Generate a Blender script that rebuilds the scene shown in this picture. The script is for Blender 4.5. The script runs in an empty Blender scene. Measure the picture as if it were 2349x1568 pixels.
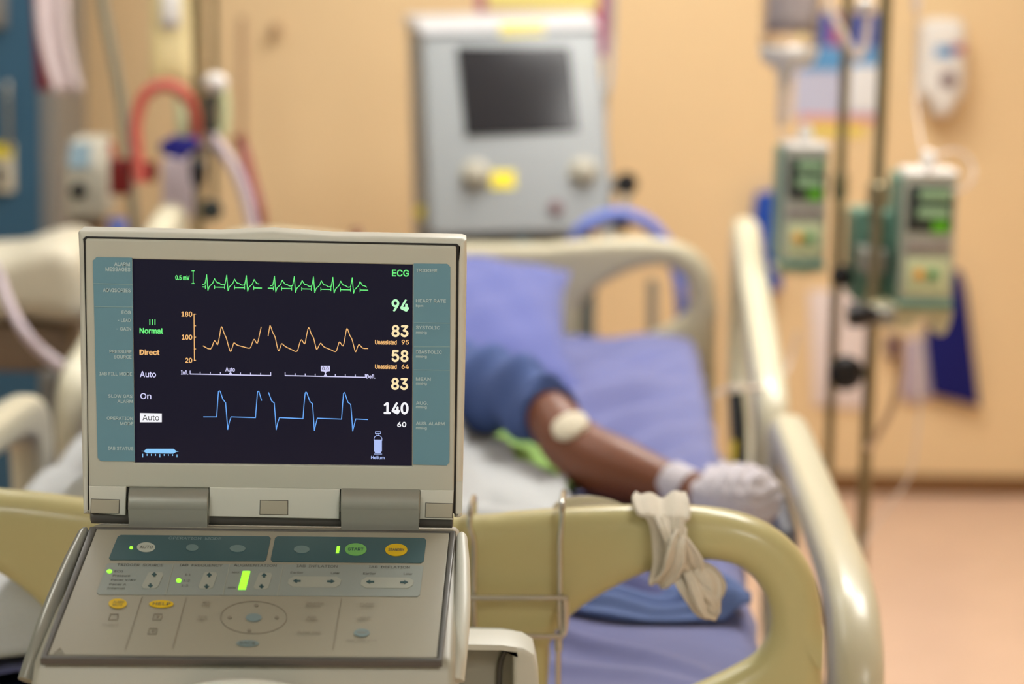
import bpy, bmesh, math, random
import numpy as np
from mathutils import Vector, Matrix
from mathutils.geometry import tessellate_polygon
random.seed(4)
D = bpy.data; SC = bpy.context.scene; COL = SC.collection
PI = math.pi
# ------------------------------------------------------------------ camera
FPX = 85/36*2349; CX, CY = 1174.5, 784.0
EYE = Vector((0, 0, 1.45))
_p, _r, _y = math.radians(9.8), math.radians(1.1), math.radians(-1.5)
_f = Vector((0, math.cos(_p), -math.sin(_p))); _x = Vector((1, 0, 0)); _u = _x.cross(_f)
RT = _x*math.cos(_r)+_u*math.sin(_r); UP = -_x*math.sin(_r)+_u*math.cos(_r); FW = _f
_R = Matrix.Rotation(_y, 3, 'Z'); RT = _R@RT; UP = _R@UP; FW = _R@FW
cam = D.objects.new('camera', D.cameras.new('camera')); COL.objects.link(cam)
cam.matrix_world = Matrix(((RT.x, UP.x, -FW.x, EYE.x), (RT.y, UP.y, -FW.y, EYE.y), (RT.z, UP.z, -FW.z, EYE.z), (0, 0, 0, 1)))
cam.data.lens = 85; cam.data.sensor_width = 36; cam.data.sensor_fit = 'HORIZONTAL'
cam.data.clip_start = .05; cam.data.clip_end = 60
cam.data.dof.use_dof = True; cam.data.dof.focus_distance = 1.845; cam.data.dof.aperture_fstop = 3.9
SC.camera = cam
# ------------------------------------------------------------------ world and exposure
W = D.worlds.new('world'); SC.world = W; W.use_nodes = True
W.node_tree.nodes['Background'].inputs[0].default_value = (.95, .93, .9, 1)
W.node_tree.nodes['Background'].inputs[1].default_value = .05
SC.view_settings.view_transform = 'Standard'; SC.view_settings.look = 'None'
SC.view_settings.exposure = -0.06; SC.view_settings.gamma = 1; SC.view_settings.use_curve_mapping = False
# ceiling fixtures: (x, y, strength)
LAMPS = [(-1.3, -.7, 16), (1.2, -.7, 16), (-1.3, 3.2, 5), (.95, 3.5, 19), (-1.1, 4.7, 7), (.45, 4.7, 20)]
LAMP_TINT = (1.0, .985, .94)
CEIL = 2.75

def P(px, py, d):
    return EYE + d*(RT*((px-CX)/FPX)+UP*((CY-py)/FPX)+FW)
def ray(px, py): return RT*((px-CX)/FPX)+UP*((CY-py)/FPX)+FW
class Plane:
    def __init__(s, o, ex, ey):
        s.o = Vector(o); s.ex = Vector(ex).normalized(); s.ey = Vector(ey).normalized(); s.n = s.ex.cross(s.ey)
    def hit(s, px, py, off=0):
        r = ray(px, py); o = s.o+s.n*off; t = (o-EYE).dot(s.n)/r.dot(s.n); return EYE+r*t
    def uv(s, px, py, off=0):
        h = s.hit(px, py, off)-s.o; return h.dot(s.ex), h.dot(s.ey)
    def at(s, a, b, c=0): return s.o+s.ex*a+s.ey*b+s.n*c

# ------------------------------------------------------------------ materials
def lin(c):
    return tuple((x/255/12.92 if x/255 <= .04045 else ((x/255+.055)/1.055)**2.4) for x in c)
MATS = {}
def mat(name, rgb, rough=.5, metal=0, noise=.04, nscale=30, bump=0, bscale=60, trans=0, ior=1.45, coat=0, sheen=0, sss=0, alpha=1, emit=0, emit_rgb=None):
    if name in MATS: return MATS[name]
    m = D.materials.new(name); m.use_nodes = True; nt = m.node_tree; b = nt.nodes['Principled BSDF']
    c = lin(rgb)
    tc = nt.nodes.new('ShaderNodeTexCoord'); nz = nt.nodes.new('ShaderNodeTexNoise')
    nt.links.new(tc.outputs['Object'], nz.inputs['Vector']); nz.inputs['Scale'].default_value = nscale
    mx = nt.nodes.new('ShaderNodeMix'); mx.data_type = 'RGBA'
    mx.inputs[6].default_value = tuple(min(1, x*(1-noise)) for x in c)+(1,)
    mx.inputs[7].default_value = tuple(min(1, x*(1+noise)) for x in c)+(1,)
    nt.links.new(nz.outputs['Fac'], mx.inputs[0]); nt.links.new(mx.outputs[2], b.inputs['Base Color'])
    b.inputs['Roughness'].default_value = rough; b.inputs['Metallic'].default_value = metal
    b.inputs['IOR'].default_value = ior
    b.inputs['Transmission Weight'].default_value = trans; b.inputs['Coat Weight'].default_value = coat
    b.inputs['Sheen Weight'].default_value = sheen; b.inputs['Alpha'].default_value = alpha
    if sss: b.inputs['Subsurface Weight'].default_value = sss; b.inputs['Subsurface Scale'].default_value = .01
    if emit:
        b.inputs['Emission Color'].default_value = lin(emit_rgb or rgb)+(1,); b.inputs['Emission Strength'].default_value = emit
    if bump:
        n2 = nt.nodes.new('ShaderNodeTexNoise'); n2.inputs['Scale'].default_value = bscale; nt.links.new(tc.outputs['Object'], n2.inputs['Vector'])
        bp = nt.nodes.new('ShaderNodeBump'); bp.inputs['Strength'].default_value = bump; bp.inputs['Distance'].default_value = .004
        nt.links.new(n2.outputs['Fac'], bp.inputs['Height']); nt.links.new(bp.outputs['Normal'], b.inputs['Normal'])
    MATS[name] = m; return m
def M(n): return MATS[n]
mat('wall_paint', (227, 198, 153), .6, noise=.03, nscale=3, bump=.1, bscale=200)
mat('wall_pale', (168, 178, 172), .7, noise=.02)
mat('ceiling_paint', (215, 215, 210), .8)
mat('vinyl_floor', (214, 182, 158), .32, noise=.08, nscale=8)
mat('brown_skirting', (120, 84, 48), .5)
mat('case_grey', (172, 170, 155), .42, noise=.01)
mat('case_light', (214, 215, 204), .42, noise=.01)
mat('bezel_beige', (196, 197, 184), .45, noise=.01)
mat('dark_gap', (28, 27, 24), .6)
mat('pad_grey', (178, 173, 155), .6, noise=.01)
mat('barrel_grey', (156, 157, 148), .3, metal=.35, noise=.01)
mat('barrel_dark', (92, 90, 86), .35, metal=.3)
mat('teal', (110, 156, 175), .4, noise=.01)
mat('teal_line', (150, 184, 188), .4)
mat('legend_ink', (196, 220, 224), .5)
mat('keypad_film', (160, 156, 139), .42, noise=.01)
mat('keypad_teal', (62, 94, 100), .4)
mat('keypad_grey', (150, 158, 152), .45)
mat('keypad_pad', (168, 172, 160), .45)
mat('keypad_ink', (96, 98, 92), .5)
mat('keypad_faint', (138, 132, 117), .5)
mat('keypad_blue', (128, 148, 150), .5)
mat('button_yellow', (226, 188, 6), .45)
mat('button_green', (120, 190, 100), .45)
mat('button_light', (186, 192, 180), .45)
mat('button_mute', (112, 136, 136), .45)
mat('arrow_teal', (52, 84, 88), .5)
mat('led_green', (140, 255, 60), .5, emit=1.3, emit_rgb=(150, 255, 50))
mat('screen_black', (12, 11, 20), .16, noise=0, emit=.85, emit_rgb=(27, 25, 40))
for n, c in [('px_green', (110, 245, 130)), ('px_mint', (190, 255, 200)), ('px_orange', (248, 190, 120)), ('px_amber', (255, 232, 180)), ('px_white', (250, 250, 255)),
             ('px_lilac', (214, 212, 250)), ('px_blue', (110, 175, 255)), ('px_sky', (140, 205, 255)), ('px_bottle', (178, 196, 250))]:
    mat(n, (4, 4, 4), .6, emit=1.0, emit_rgb=c)
mat('px_dark', (20, 20, 30), .5)
mat('bed_plastic', (198, 190, 138), .32, noise=.01, coat=.2)
mat('rail_plastic', (212, 206, 180), .32, noise=.01, coat=.2)
mat('head_plastic', (196, 188, 160), .38, noise=.01)
mat('steel', (205, 205, 198), .22, metal=1, noise=.02)
mat('pole_steel', (150, 140, 112), .3, metal=.85, noise=.02)
mat('frame_grey', (150, 148, 140), .4, metal=.4)
mat('black_rubber', (22, 22, 24), .5)
mat('cloth_cream', (222, 214, 196), .9, noise=.05, nscale=90, bump=.5, bscale=500, sheen=.2)
mat('green_ink', (40, 110, 80), .8)
mat('sheet_blue', (98, 102, 152), .85, noise=.05, nscale=12, bump=.3, bscale=30, sheen=.2)
mat('pillow_blue', (88, 96, 158), .85, noise=.05, nscale=12, bump=.3, bscale=25, sheen=.2)
mat('mattress_blue', (60, 70, 120), .6)
mat('gown_blue', (66, 86, 138), .85, noise=.1, nscale=20, bump=.3, bscale=30)
mat('blanket_white', (182, 184, 184), .9, noise=.03, bump=.3, bscale=120)
mat('towel_green', (160, 200, 112), .9, bump=.5, bscale=300)
mat('skin', (112, 62, 34), .45, noise=.08, nscale=25, sss=.1)
mat('hair_dark', (24, 20, 20), .7, bump=.6, bscale=300)
mat('eye_white', (225, 220, 210), .3)
mat('lip', (120, 66, 56), .5)
mat('gauze', (200, 194, 200), .9, bump=.6, bscale=300)
mat('pad_white', (214, 204, 180), .7)
mat('vent_grey', (146, 150, 152), .45, noise=.01)
mat('vent_side', (150, 152, 156), .5, noise=.01)
mat('vent_dark', (110, 122, 126), .5)
mat('vent_top', (190, 190, 192), .35)
mat('vent_screen', (36, 36, 40), .2)
mat('vent_teal', (90, 130, 150), .5)
mat('sticker_yellow', (226, 208, 40), .6)
mat('sticker_beige', (196, 176, 150), .6)
mat('knob_beige', (165, 160, 145), .4)
mat('dark_red_knob', (110, 82, 86), .5)
mat('hose_blue', (104, 124, 206), .4, noise=.05)
mat('black_plastic', (18, 18, 22), .35)
mat('clear_plastic', (250, 246, 242), .12, trans=.9, ior=1.2, noise=0)
mat('soft_tube', (244, 230, 218), .25, trans=.35, noise=0)
mat('white_plastic', (226, 222, 216), .35, noise=.01)
mat('label_print', (170, 160, 160), .6)
mat('yellow_fluid', (252, 236, 180), .3, trans=.25, noise=.02)
mat('pump_body', (172, 174, 158), .45, noise=.01)
mat('pump_green', (100, 140, 122), .45, noise=.01)
mat('pump_dark', (44, 50, 48), .3)
mat('pump_lcd', (140, 170, 130), .4, emit=.12, emit_rgb=(150, 185, 140))
mat('pump_grille', (152, 144, 136), .6)
mat('pump_keys', (196, 204, 160), .5)
mat('orange_key', (226, 160, 50), .5)
mat('green_key', (70, 150, 90), .5)
mat('led_seg', (60, 110, 10), .5, emit=.8, emit_rgb=(110, 200, 0))
mat('clamp_beige', (204, 196, 158), .45)
mat('royal_blue', (10, 70, 170), .45)
mat('navy_blue', (0, 6, 96), .85)
mat('paper', (226, 212, 208), .7)
mat('paper_lilac', (176, 160, 170), .7)
mat('poster_blue', (50, 80, 160), .6); mat('poster_sky', (90, 150, 200), .6); mat('poster_pale', (188, 190, 212), .6)
mat('poster_pink', (222, 150, 150), .6); mat('poster_yellow', (232, 208, 100), .6); mat('poster_mauve', (176, 100, 130), .6)
mat('poster_lemon', (238, 226, 140), .6); mat('poster_white', (225, 225, 225), .6)
mat('cabinet_blue', (46, 86, 112), .5, noise=.02); mat('cabinet_grey', (124, 122, 118), .5)
mat('binder_red', (110, 0, 22), .45); mat('sheet_paper', (212, 196, 196), .7)
mat('hose_red', (206, 96, 84), .35, trans=.1); mat('clamp_red', (110, 4, 4), .4); mat('clamp_blue', (16, 20, 130), .4)
mat('cable_grey', (130, 128, 112), .5); mat('machine_white', (196, 192, 176), .45); mat('machine_lcd', (120, 146, 160), .4)
mat('brown_pipe', (176, 144, 112), .4); mat('blood', (130, 50, 56), .3); mat('hose_lilac', (206, 190, 198), .35, trans=.1)
mat('tan_plastic', (206, 198, 176), .45); mat('brown_box', (120, 100, 80), .6)
mat('lamp_frame', (235, 235, 230), .5)

# ------------------------------------------------------------------ builders
ROOT = {}
def tag(o, label=None, cat=None, group=None, kind=None):
    if label: o['label'] = label
    if cat: o['category'] = cat
    if group: o['group'] = group
    if kind: o['kind'] = kind
    return o
def empty(name, loc, label, cat, group=None, rz=0):
    o = D.objects.new(name, None); COL.objects.link(o); o.empty_display_size = .05
    o.location = loc; o.rotation_euler = (0, 0, rz)
    ROOT[o.name] = Matrix.Translation(Vector(loc))@Matrix.Rotation(rz, 4, 'Z')
    return tag(o, label, cat, group)
def rootmat(o):
    m = Matrix.Identity(4)
    while o is not None:
        if o.name in ROOT: m = ROOT[o.name]@m
        o = o.parent
    return m
class MB:
    def __init__(s): s.v = []; s.f = []
    def add(s, vs, fs):
        k = len(s.v); s.v += [Vector(v) for v in vs]; s.f += [tuple(i+k for i in f) for f in fs]; return s
    def hexa(s, c):   # 8 corners, bottom 4 then top 4
        return s.add(c, [(3, 2, 1, 0), (4, 5, 6, 7), (0, 1, 5, 4), (1, 2, 6, 5), (2, 3, 7, 6), (3, 0, 4, 7)])
    def box(s, lo, hi, fr=None):
        c = [(lo[0], lo[1], lo[2]), (hi[0], lo[1], lo[2]), (hi[0], hi[1], lo[2]), (lo[0], hi[1], lo[2])]
        c += [(x, y, hi[2]) for x, y, z in c]
        if fr: c = [fr(*q) for q in c]
        return s.hexa(c)
    def loft(s, rings, cap=True):
        n = len(rings[0]); k = len(s.v)
        vs = [p for r in rings for p in r]; fs = []
        for i in range(len(rings)-1):
            for j in range(n):
                fs.append((i*n+j, i*n+(j+1) % n, (i+1)*n+(j+1) % n, (i+1)*n+j))
        if cap: fs.append(tuple(range(n))[::-1]); fs.append(tuple((len(rings)-1)*n+j for j in range(n)))
        return s.add(vs, fs)
    def tube(s, pts, r, n=12, smooth=6, cap=True, flat=1.0, up=None):
        pts = [Vector(p) for p in pts]
        rr = list(r) if hasattr(r, '__len__') else [r]*len(pts)
        if smooth and len(pts) > 2:
            q = []; q2 = []
            for i in range(len(pts)-1):
                p0 = pts[max(i-1, 0)]; p1 = pts[i]; p2 = pts[i+1]; p3 = pts[min(i+2, len(pts)-1)]
                for k in range(smooth):
                    t = k/smooth
                    q.append(.5*((2*p1)+(p2-p0)*t+(2*p0-5*p1+4*p2-p3)*t*t+(3*p1-p0-3*p2+p3)*t**3))
                    tt = t*t*(3-2*t); q2.append(rr[i]*(1-tt)+rr[i+1]*tt)
            q.append(pts[-1]); q2.append(rr[-1]); pts, rr = q, q2
        rings = []; nrm = None
        for i, p in enumerate(pts):
            t = (pts[min(i+1, len(pts)-1)]-pts[max(i-1, 0)]).normalized()
            if nrm is None:
                a = Vector(up) if up else (Vector((0, 0, 1)) if abs(t.z) < .9 else Vector((1, 0, 0)))
                nrm = (a-t*a.dot(t)).normalized()
            else: nrm = (nrm-t*nrm.dot(t)).normalized()
            b = t.cross(nrm)
            rings.append([p+nrm*math.cos(2*PI*j/n)*rr[i]*flat+b*math.sin(2*PI*j/n)*rr[i] for j in range(n)])
        return s.loft(rings, cap)
    def cyl(s, a, b, r, n=24, r2=None): return s.tube([a, b], [r, r if r2 is None else r2], n, 0)
    def lathe(s, o, ax, prof, n=32):   # prof: (distance along axis, radius)
        o = Vector(o); ax = Vector(ax).normalized(); a = Vector((1, 0, 0)) if abs(ax.x) < .9 else Vector((0, 1, 0))
        e1 = (a-ax*a.dot(ax)).normalized(); e2 = ax.cross(e1)
        return s.loft([[o+ax*h+(e1*math.cos(2*PI*j/n)+e2*math.sin(2*PI*j/n))*max(r, 1e-5) for j in range(n)] for h, r in prof])
    def ball(s, c, r, n=20, sc=(1, 1, 1)):
        c = Vector(c); rings = []
        for i in range(n//2+1):
            a = PI*i/(n//2); a = min(max(a, .02), PI-.02)
            rings.append([c+Vector((r*math.sin(a)*math.cos(2*PI*j/n)*sc[0], r*math.sin(a)*math.sin(2*PI*j/n)*sc[1], -r*math.cos(a)*sc[2])) for j in range(n)])
        return s.loft(rings)
    def slab(s, outer, holes, thick, r, fr, seg=5):
        """outline in 2D with rounded rims; fr(a,b,c) maps to the world, c = 0 front .. thick back"""
        def area(p): return sum(p[i][0]*p[(i+1) % len(p)][1]-p[(i+1) % len(p)][0]*p[i][1] for i in range(len(p)))/2
        loops = [list(outer) if area(outer) > 0 else list(outer)[::-1]]+[list(h) if area(h) < 0 else list(h)[::-1] for h in holes]
        def inset(p, d):
            n = len(p); o = []
            for i in range(n):
                a = Vector(p[i-1]); b = Vector(p[i]); c = Vector(p[(i+1) % n])
                e1 = (b-a); e2 = (c-b)
                e1 = e1.normalized() if e1.length > 1e-9 else e2.normalized(); e2 = e2.normalized() if e2.length > 1e-9 else e1
                n1 = Vector((-e1.y, e1.x)); n2 = Vector((-e2.y, e2.x)); m = (n1+n2)
                m = m.normalized() if m.length > 1e-6 else n1
                k = 1/max(.6, m.dot(n1)); o.append((b.x+m.x*d*k, b.y+m.y*d*k))
            return o
        r = min(r, thick*.49)
        prof = [(r*(1-math.sin(PI/2*k/seg)), r*(1-math.cos(PI/2*k/seg))) for k in range(seg+1)]   # (inset, depth) from front-flat
        prof = [(r*(1-math.sin(PI/2*k/seg)), r*(1-math.cos(PI/2*k/seg))) for k in range(seg+1)]
        stations = prof+[(i, thick-d) for i, d in prof[::-1]]
        for L in loops:
            rings = [[fr(a, b, d) for a, b in inset(L, i)] for i, d in stations]
            s.loft(rings, cap=False)
        ins = [inset(L, prof[0][0]) for L in loops]
        flat = [q for L in ins for q in L]
        tri = tessellate_polygon([[Vector((a, b, 0)) for a, b in L] for L in ins])
        for d, rev in ((0, False), (thick, True)):
            s.add([fr(a, b, d) for a, b in flat], [tuple(t[::-1]) if rev else tuple(t) for t in tri])
        return s
    def grid(s, fn, nu, nv):
        vs = [fn(i/nu, j/nv) for j in range(nv+1) for i in range(nu+1)]
        fs = [(j*(nu+1)+i, j*(nu+1)+i+1, (j+1)*(nu+1)+i+1, (j+1)*(nu+1)+i) for j in range(nv) for i in range(nu)]
        return s.add(vs, fs)
    def build(s, name, m, parent=None, bevel=0, seg=3, solid=0, sub=0, angle=35, origin=None, flip=False):
        me = D.meshes.new(name)
        if parent is None:
            o0 = Vector(origin) if origin is not None else sum(s.v, Vector())/len(s.v)
            T = Matrix.Translation(o0)
        else: T = rootmat(parent)
        inv = T.inverted()
        me.from_pydata([inv@v for v in s.v], [], s.f)
        bm = bmesh.new(); bm.from_mesh(me)
        bmesh.ops.remove_doubles(bm, verts=bm.verts, dist=1e-6)
        if not solid: bmesh.ops.recalc_face_normals(bm, faces=bm.faces)
        if flip: bmesh.ops.reverse_faces(bm, faces=bm.faces)
        if bevel:
            ed = [e for e in bm.edges if len(e.link_faces) == 2 and e.calc_face_angle(0) > math.radians(30)]
            bmesh.ops.bevel(bm, geom=ed, offset=bevel, segments=seg, affect='EDGES', profile=.5, clamp_overlap=True)
        bm.to_mesh(me); bm.free()
        for p in me.polygons: p.use_smooth = True
        me.set_sharp_from_angle(angle=math.radians(angle))
        me.materials.append(m if not isinstance(m, str) else MATS[m])
        o = D.objects.new(name, me); COL.objects.link(o)
        if parent is None: o.location = o0; ROOT[o.name] = T
        else: o.parent = parent
        if solid:
            k = o.modifiers.new('solid', 'SOLIDIFY'); k.thickness = solid; k.offset = 0
        if sub:
            k = o.modifiers.new('sub', 'SUBSURF'); k.levels = sub; k.render_levels = sub
        return o
def part(name, mb, m, parent, **k): return mb.build(name, m, parent, **k)
def smooth2(pts, n=6, closed=True):
    q = []; N = len(pts)
    for i in range(N if closed else N-1):
        g = (lambda k: pts[k % N]) if closed else (lambda k: pts[min(max(k, 0), N-1)])
        p0, p1, p2, p3 = [Vector(g(i+k)) for k in (-1, 0, 1, 2)]
        for k in range(n):
            t = k/n
            v = .5*((2*p1)+(p2-p0)*t+(2*p0-5*p1+4*p2-p3)*t*t+(3*p1-p0-3*p2+p3)*t**3); q.append((v.x, v.y))
    if not closed: q.append(tuple(pts[-1]))
    return q
def rrect(x0, y0, x1, y1, r, n=5):
    o = []
    for cx, cy, a in ((x1-r, y1-r, 0), (x0+r, y1-r, 90), (x0+r, y0+r, 180), (x1-r, y0+r, 270)):
        for k in range(n+1):
            t = math.radians(a+90*k/n); o.append((cx+r*math.cos(t), cy+r*math.sin(t)))
    return o
def decal(mb, pl, pts, off=.0003, th=.0004):
    """thin printed/raised shape lying on plane pl, outline given where it is seen"""
    top = [pl.hit(x, y, off+th) for x, y in pts]; bot = [q-pl.n*(th*.98) for q in top]
    n = len(pts); k = len(mb.v)
    tri = tessellate_polygon([[Vector((*pl_uv(pl, q), 0)) for q in top]])
    mb.add(top+bot, [tuple(t) for t in tri]+[(i, (i+1) % n, n+(i+1) % n, n+i) for i in range(n)])
    return mb
def pl_uv(pl, q): h = q-pl.o; return h.dot(pl.ex), h.dot(pl.ey)
def ell(cx, cy, rx, ry, n=28, sh=0): return [(cx+rx*math.cos(2*PI*k/n)+sh*ry*math.sin(2*PI*k/n), cy-ry*math.sin(2*PI*k/n)) for k in range(n)]
def line(mb, pl, pts, w, off=.0003, th=.0003):
    """polyline of constant width on a plane; px points, px width"""
    for (x0, y0), (x1, y1) in zip(pts[:-1], pts[1:]):
        L = math.hypot(x1-x0, y1-y0)
        if L < 1e-6: continue
        dx, dy = (x1-x0)/L*w/2, (y1-y0)/L*w/2
        decal(mb, pl, [(x0-dy-dx*.6, y0+dx-dy*.6), (x1-dy+dx*.6, y1+dx+dy*.6), (x1+dy+dx*.6, y1-dx+dy*.6), (x0+dy-dx*.6, y0-dx-dy*.6)], off, th)
    return mb
_tc = {}
FONT = None
try:   # Blender's own bundled sans; falls back to the built-in font
    import os
    _fp = os.path.join(bpy.utils.system_resource('DATAFILES', path='fonts'), 'Inter.woff2')
    if os.path.exists(_fp): FONT = D.fonts.load(_fp)
except Exception: FONT = None
def glyphs(s, bold=0):
    bold = 0 if FONT else bold
    key = (s, bold)
    if key in _tc: return _tc[key]
    c = D.curves.new('t', 'FONT'); c.body = s; c.size = 1; c.resolution_u = 3; c.offset = bold
    if FONT: c.font = FONT
    o = D.objects.new('t', c); COL.objects.link(o)
    bpy.context.view_layer.update()
    me = D.meshes.new_from_object(o.evaluated_get(bpy.context.evaluated_depsgraph_get()))
    vs = [(v.co.x, v.co.y) for v in me.vertices]; fs = [tuple(p.vertices) for p in me.polygons]
    D.objects.remove(o); D.curves.remove(c); D.meshes.remove(me)
    x0 = min(v[0] for v in vs); x1 = max(v[0] for v in vs); y0 = min(v[1] for v in vs); y1 = max(v[1] for v in vs)
    vs = [((x-x0)/(x1-x0), (y-y0)/(y1-y0)) for x, y in vs]
    _tc[key] = (vs, fs); return _tc[key]
def text(mb, pl, s, box, off=.0006, bold=0):
    """lettering upright on plane pl; box = (left, top, right, bottom) where its ink is seen"""
    l, t, r, b = box
    ax, ab = pl.uv(l, b, off); bx, bb = pl.uv(r, b, off)
    _, at_ = pl.uv((l+r)/2, t, off); _, am = pl.uv((l+r)/2, b, off)
    vs, fs = glyphs(s, bold)
    if FONT and bold:   # stroke weight: same letter laid over itself a hair apart
        e = bold*(at_-am)*.9; k = 0
        for dx, dy in ((-1, 0), (1, 0), (0, 1), (0, -1)):
            k += 1
            mb.add([pl.at(ax+e+(bx-ax-2*e)*u+dx*e, am+e+(at_-am-2*e)*w+dy*e, off+k*2e-6) for u, w in vs], fs)
        return mb
    mb.add([pl.at(ax+(bx-ax)*u, am+(at_-am)*w, off) for u, w in vs], fs)
    return mb

# ------------------------------------------------------------------ room
X0, X1, Y0, Y1 = -2.6, 2.9, -1.6, 6.15
def struct(name, mb, m, **k):
    o = mb.build(name, m, **k); o['kind'] = 'structure'; return o
struct('floor', MB().box((X0-.1, Y0-.1, -.1), (X1+.1, Y1+.1, 0)), 'vinyl_floor')
struct('ceiling', MB().box((X0-.1, Y0-.1, CEIL), (X1+.1, Y1+.1, CEIL+.1)), 'ceiling_paint')
struct('wall_back', MB().box((X0-.1, Y1, 0), (X1+.1, Y1+.1, CEIL)), 'wall_paint')
struct('wall_front', MB().box((X0-.1, Y0-.1, 0), (X1+.1, Y0, CEIL)), 'wall_pale')
struct('wall_left', MB().box((X0-.1, Y0, 0), (X0, Y1, CEIL)), 'wall_pale')
struct('wall_right', MB().box((X1, Y0, 0), (X1+.1, Y1, CEIL)), 'wall_paint')
struct('baseboard_back', MB().box((X0, Y1-.014, 0), (X1, Y1, .052)), 'brown_skirting', bevel=.004)
struct('baseboard_left', MB().box((X0, Y0, 0), (X0+.014, Y1-.014, .052)), 'brown_skirting', bevel=.004)
struct('baseboard_right', MB().box((X1-.014, Y0, 0), (X1, Y1-.014, .052)), 'brown_skirting', bevel=.004)
WHERE = ['left of the door end', 'right of the door end', 'left of the bed foot', 'right of the bed foot', 'left of the bed head', 'above the ventilator and bed head']
for i, (x, y, s) in enumerate(LAMPS):
    r = empty('ceiling_light', (x, y, CEIL-.05), 'white rectangular fluorescent ceiling light, '+WHERE[i], 'ceiling light', 'fluorescent ceiling lights')
    fm = MB()
    for a, b in (((-.33, -.63), (.33, -.6)), ((-.33, .6), (.33, .63)), ((-.33, -.6), (-.3, .6)), ((.3, -.6), (.33, .6))):
        fm.box((x+a[0], y+a[1], CEIL-.05), (x+b[0], y+b[1], CEIL-.001))
    part('frame', fm, 'lamp_frame', r)
    e = mat('diffuser_%d' % i, (245, 245, 240), .5, emit=s); e.node_tree.nodes['Principled BSDF'].inputs['Emission Color'].default_value = (*LAMP_TINT, 1)
    part('diffuser', MB().box((x-.3, y-.6, CEIL-.035), (x+.3, y+.6, CEIL-.02)), e, r)

# ------------------------------------------------------------------ balloon pump console
YS = 1.815
console = empty('balloon_pump_console', (-.13, 1.9, 0), 'grey medical console with lit waveform monitor and sloped keypad at the foot of the bed', 'medical monitor')
PM = Plane((0, YS, 0), (1, 0, 0), (0, 0, 1))          # front plane of the display
def frM(a, b, c): return Vector((a, YS+c, b))
def uvs(pts, off=0): return [PM.uv(x, y, off) for x, y in pts]
# lid shell with swelling grip at the top
LID = [(190, 1180), (186, 1000), (183, 800), (181, 600), (178, 534), (182, 529), (300, 531), (430, 534), (500, 536), (560, 533), (625, 531), (690, 535), (760, 541), (860, 542), (960, 544), (1060, 546), (1070, 550), (1071, 600), (1068, 800), (1064, 1000), (1060, 1185), (1052, 1189), (1042, 1188), (1042, 1120), (212, 1110), (212, 1178), (204, 1181)]
part('monitor_shell', MB().slab(uvs(LID), [], .034, .006, lambda a, b, c: Vector((a, YS-.002+c, b))), 'case_light', console)
INN = [(206, 1112), (203, 900), (198, 549), (202, 545), (1044, 562), (1047, 566), (1044, 900), (1041, 1122)]
GAP = [(203, 1168), (201, 900), (193, 545), (198, 541), (1048, 558), (1053, 562), (1049, 900), (1045, 1178), (1000, 1150), (230, 1140)]
g = MB(); g.slab(uvs(GAP), [uvs([(302, 588), (950, 601), (948, 1070), (308, 1062)])], .004, .0005, lambda a, b, c: Vector((a, YS-.0035+c, b))); part('seam', g, 'dark_gap', console)
b = MB(); b.slab(uvs(INN, 0), [uvs([(305, 592), (947, 605), (945, 1066), (311, 1058)])], .006, .0016, lambda a, b_, c: Vector((a, YS-.0055+c, b_)))
part('display_bezel', b, 'bezel_beige', console)
PB = Plane((0, YS-.0055, 0), (1, 0, 0), (0, 0, 1))
for side, pts, div, labs in (
    ('l', [(213, 598), (221, 590), (303, 591), (309, 1058), (231, 1057), (224, 1049)], [((215, 650), (303, 652)), ((217, 703), (304, 704))],
     [('ALARM', 262, 601, 298, 610), ('MESSAGES', 242, 613, 299, 622), ('ADVISORIES', 236, 661, 300, 670), ('ECG', 279, 712, 300, 720), ('- LEAD', 270, 730, 300, 738), ('- GAIN', 267, 750, 301, 758),
      ('PRESSURE', 251, 802, 302, 810), ('SOURCE', 261, 814, 302, 822), ('IAB FILL MODE', 228, 853, 303, 861), ('SLOW GAS', 248, 904, 304, 912), ('ALARM', 269, 916, 305, 924), ('OPERATION', 245, 955, 305, 963), ('MODE', 275, 967, 306, 975), ('IAB STATUS', 248, 1024, 306, 1032)]),
    ('r', [(949, 604), (1026, 605), (1033, 612), (1031, 1059), (1025, 1067), (947, 1065)], [((950, 740), (1031, 741)), ((950, 795), (1031, 795)), ((950, 848), (1031, 849))],
     [('TRIGGER', 954, 616, 1003, 624), ('HEART RATE', 954, 686, 1023, 694), ('bpm', 954, 698, 971, 705), ('SYSTOLIC', 954, 747, 1009, 755), ('mmHg', 954, 759, 979, 767), ('DIASTOLIC', 954, 803, 1014, 811), ('mmHg', 954, 814, 979, 822),
      ('MEAN', 954, 865, 988, 873), ('mmHg', 954, 876, 979, 884), ('AUG.', 954, 920, 982, 928), ('mmHg', 954, 930, 979, 938), ('AUG. ALARM', 954, 967, 1020, 975), ('mmHg', 954, 978, 979, 986)])):
    tp = part('side_legend', decal(MB(), PB, pts), 'teal', console)
    for a, c in div: part('divider_line', line(MB(), PB, [a, c], 1.6, .0008), 'teal_line', tp)
    for s, *bx in labs: part('printed_label', text(MB(), PB, s, bx, .0011, .04), 'legend_ink', tp)
scr = part('display_screen', MB().slab(uvs([(303, 590), (949, 603), (947, 1068), (309, 1060)]), [], .004, .0005, lambda a, b_, c: Vector((a, YS-.0022+c, b_))), 'screen_black', console)
M('screen_black').node_tree.nodes['Principled BSDF'].inputs['Specular IOR Level'].default_value = .15
PS = Plane((0, YS-.0023, 0), (1, 0, 0), (0, 0, 1))
def sc_text(name, items, m, bold=.05, extra=None):
    mb = MB()
    for s, *bx in items: text(mb, PS, s, bx, .0004, bold)
    if extra: extra(mb)
    return part(name, mb, m, scr)
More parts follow.
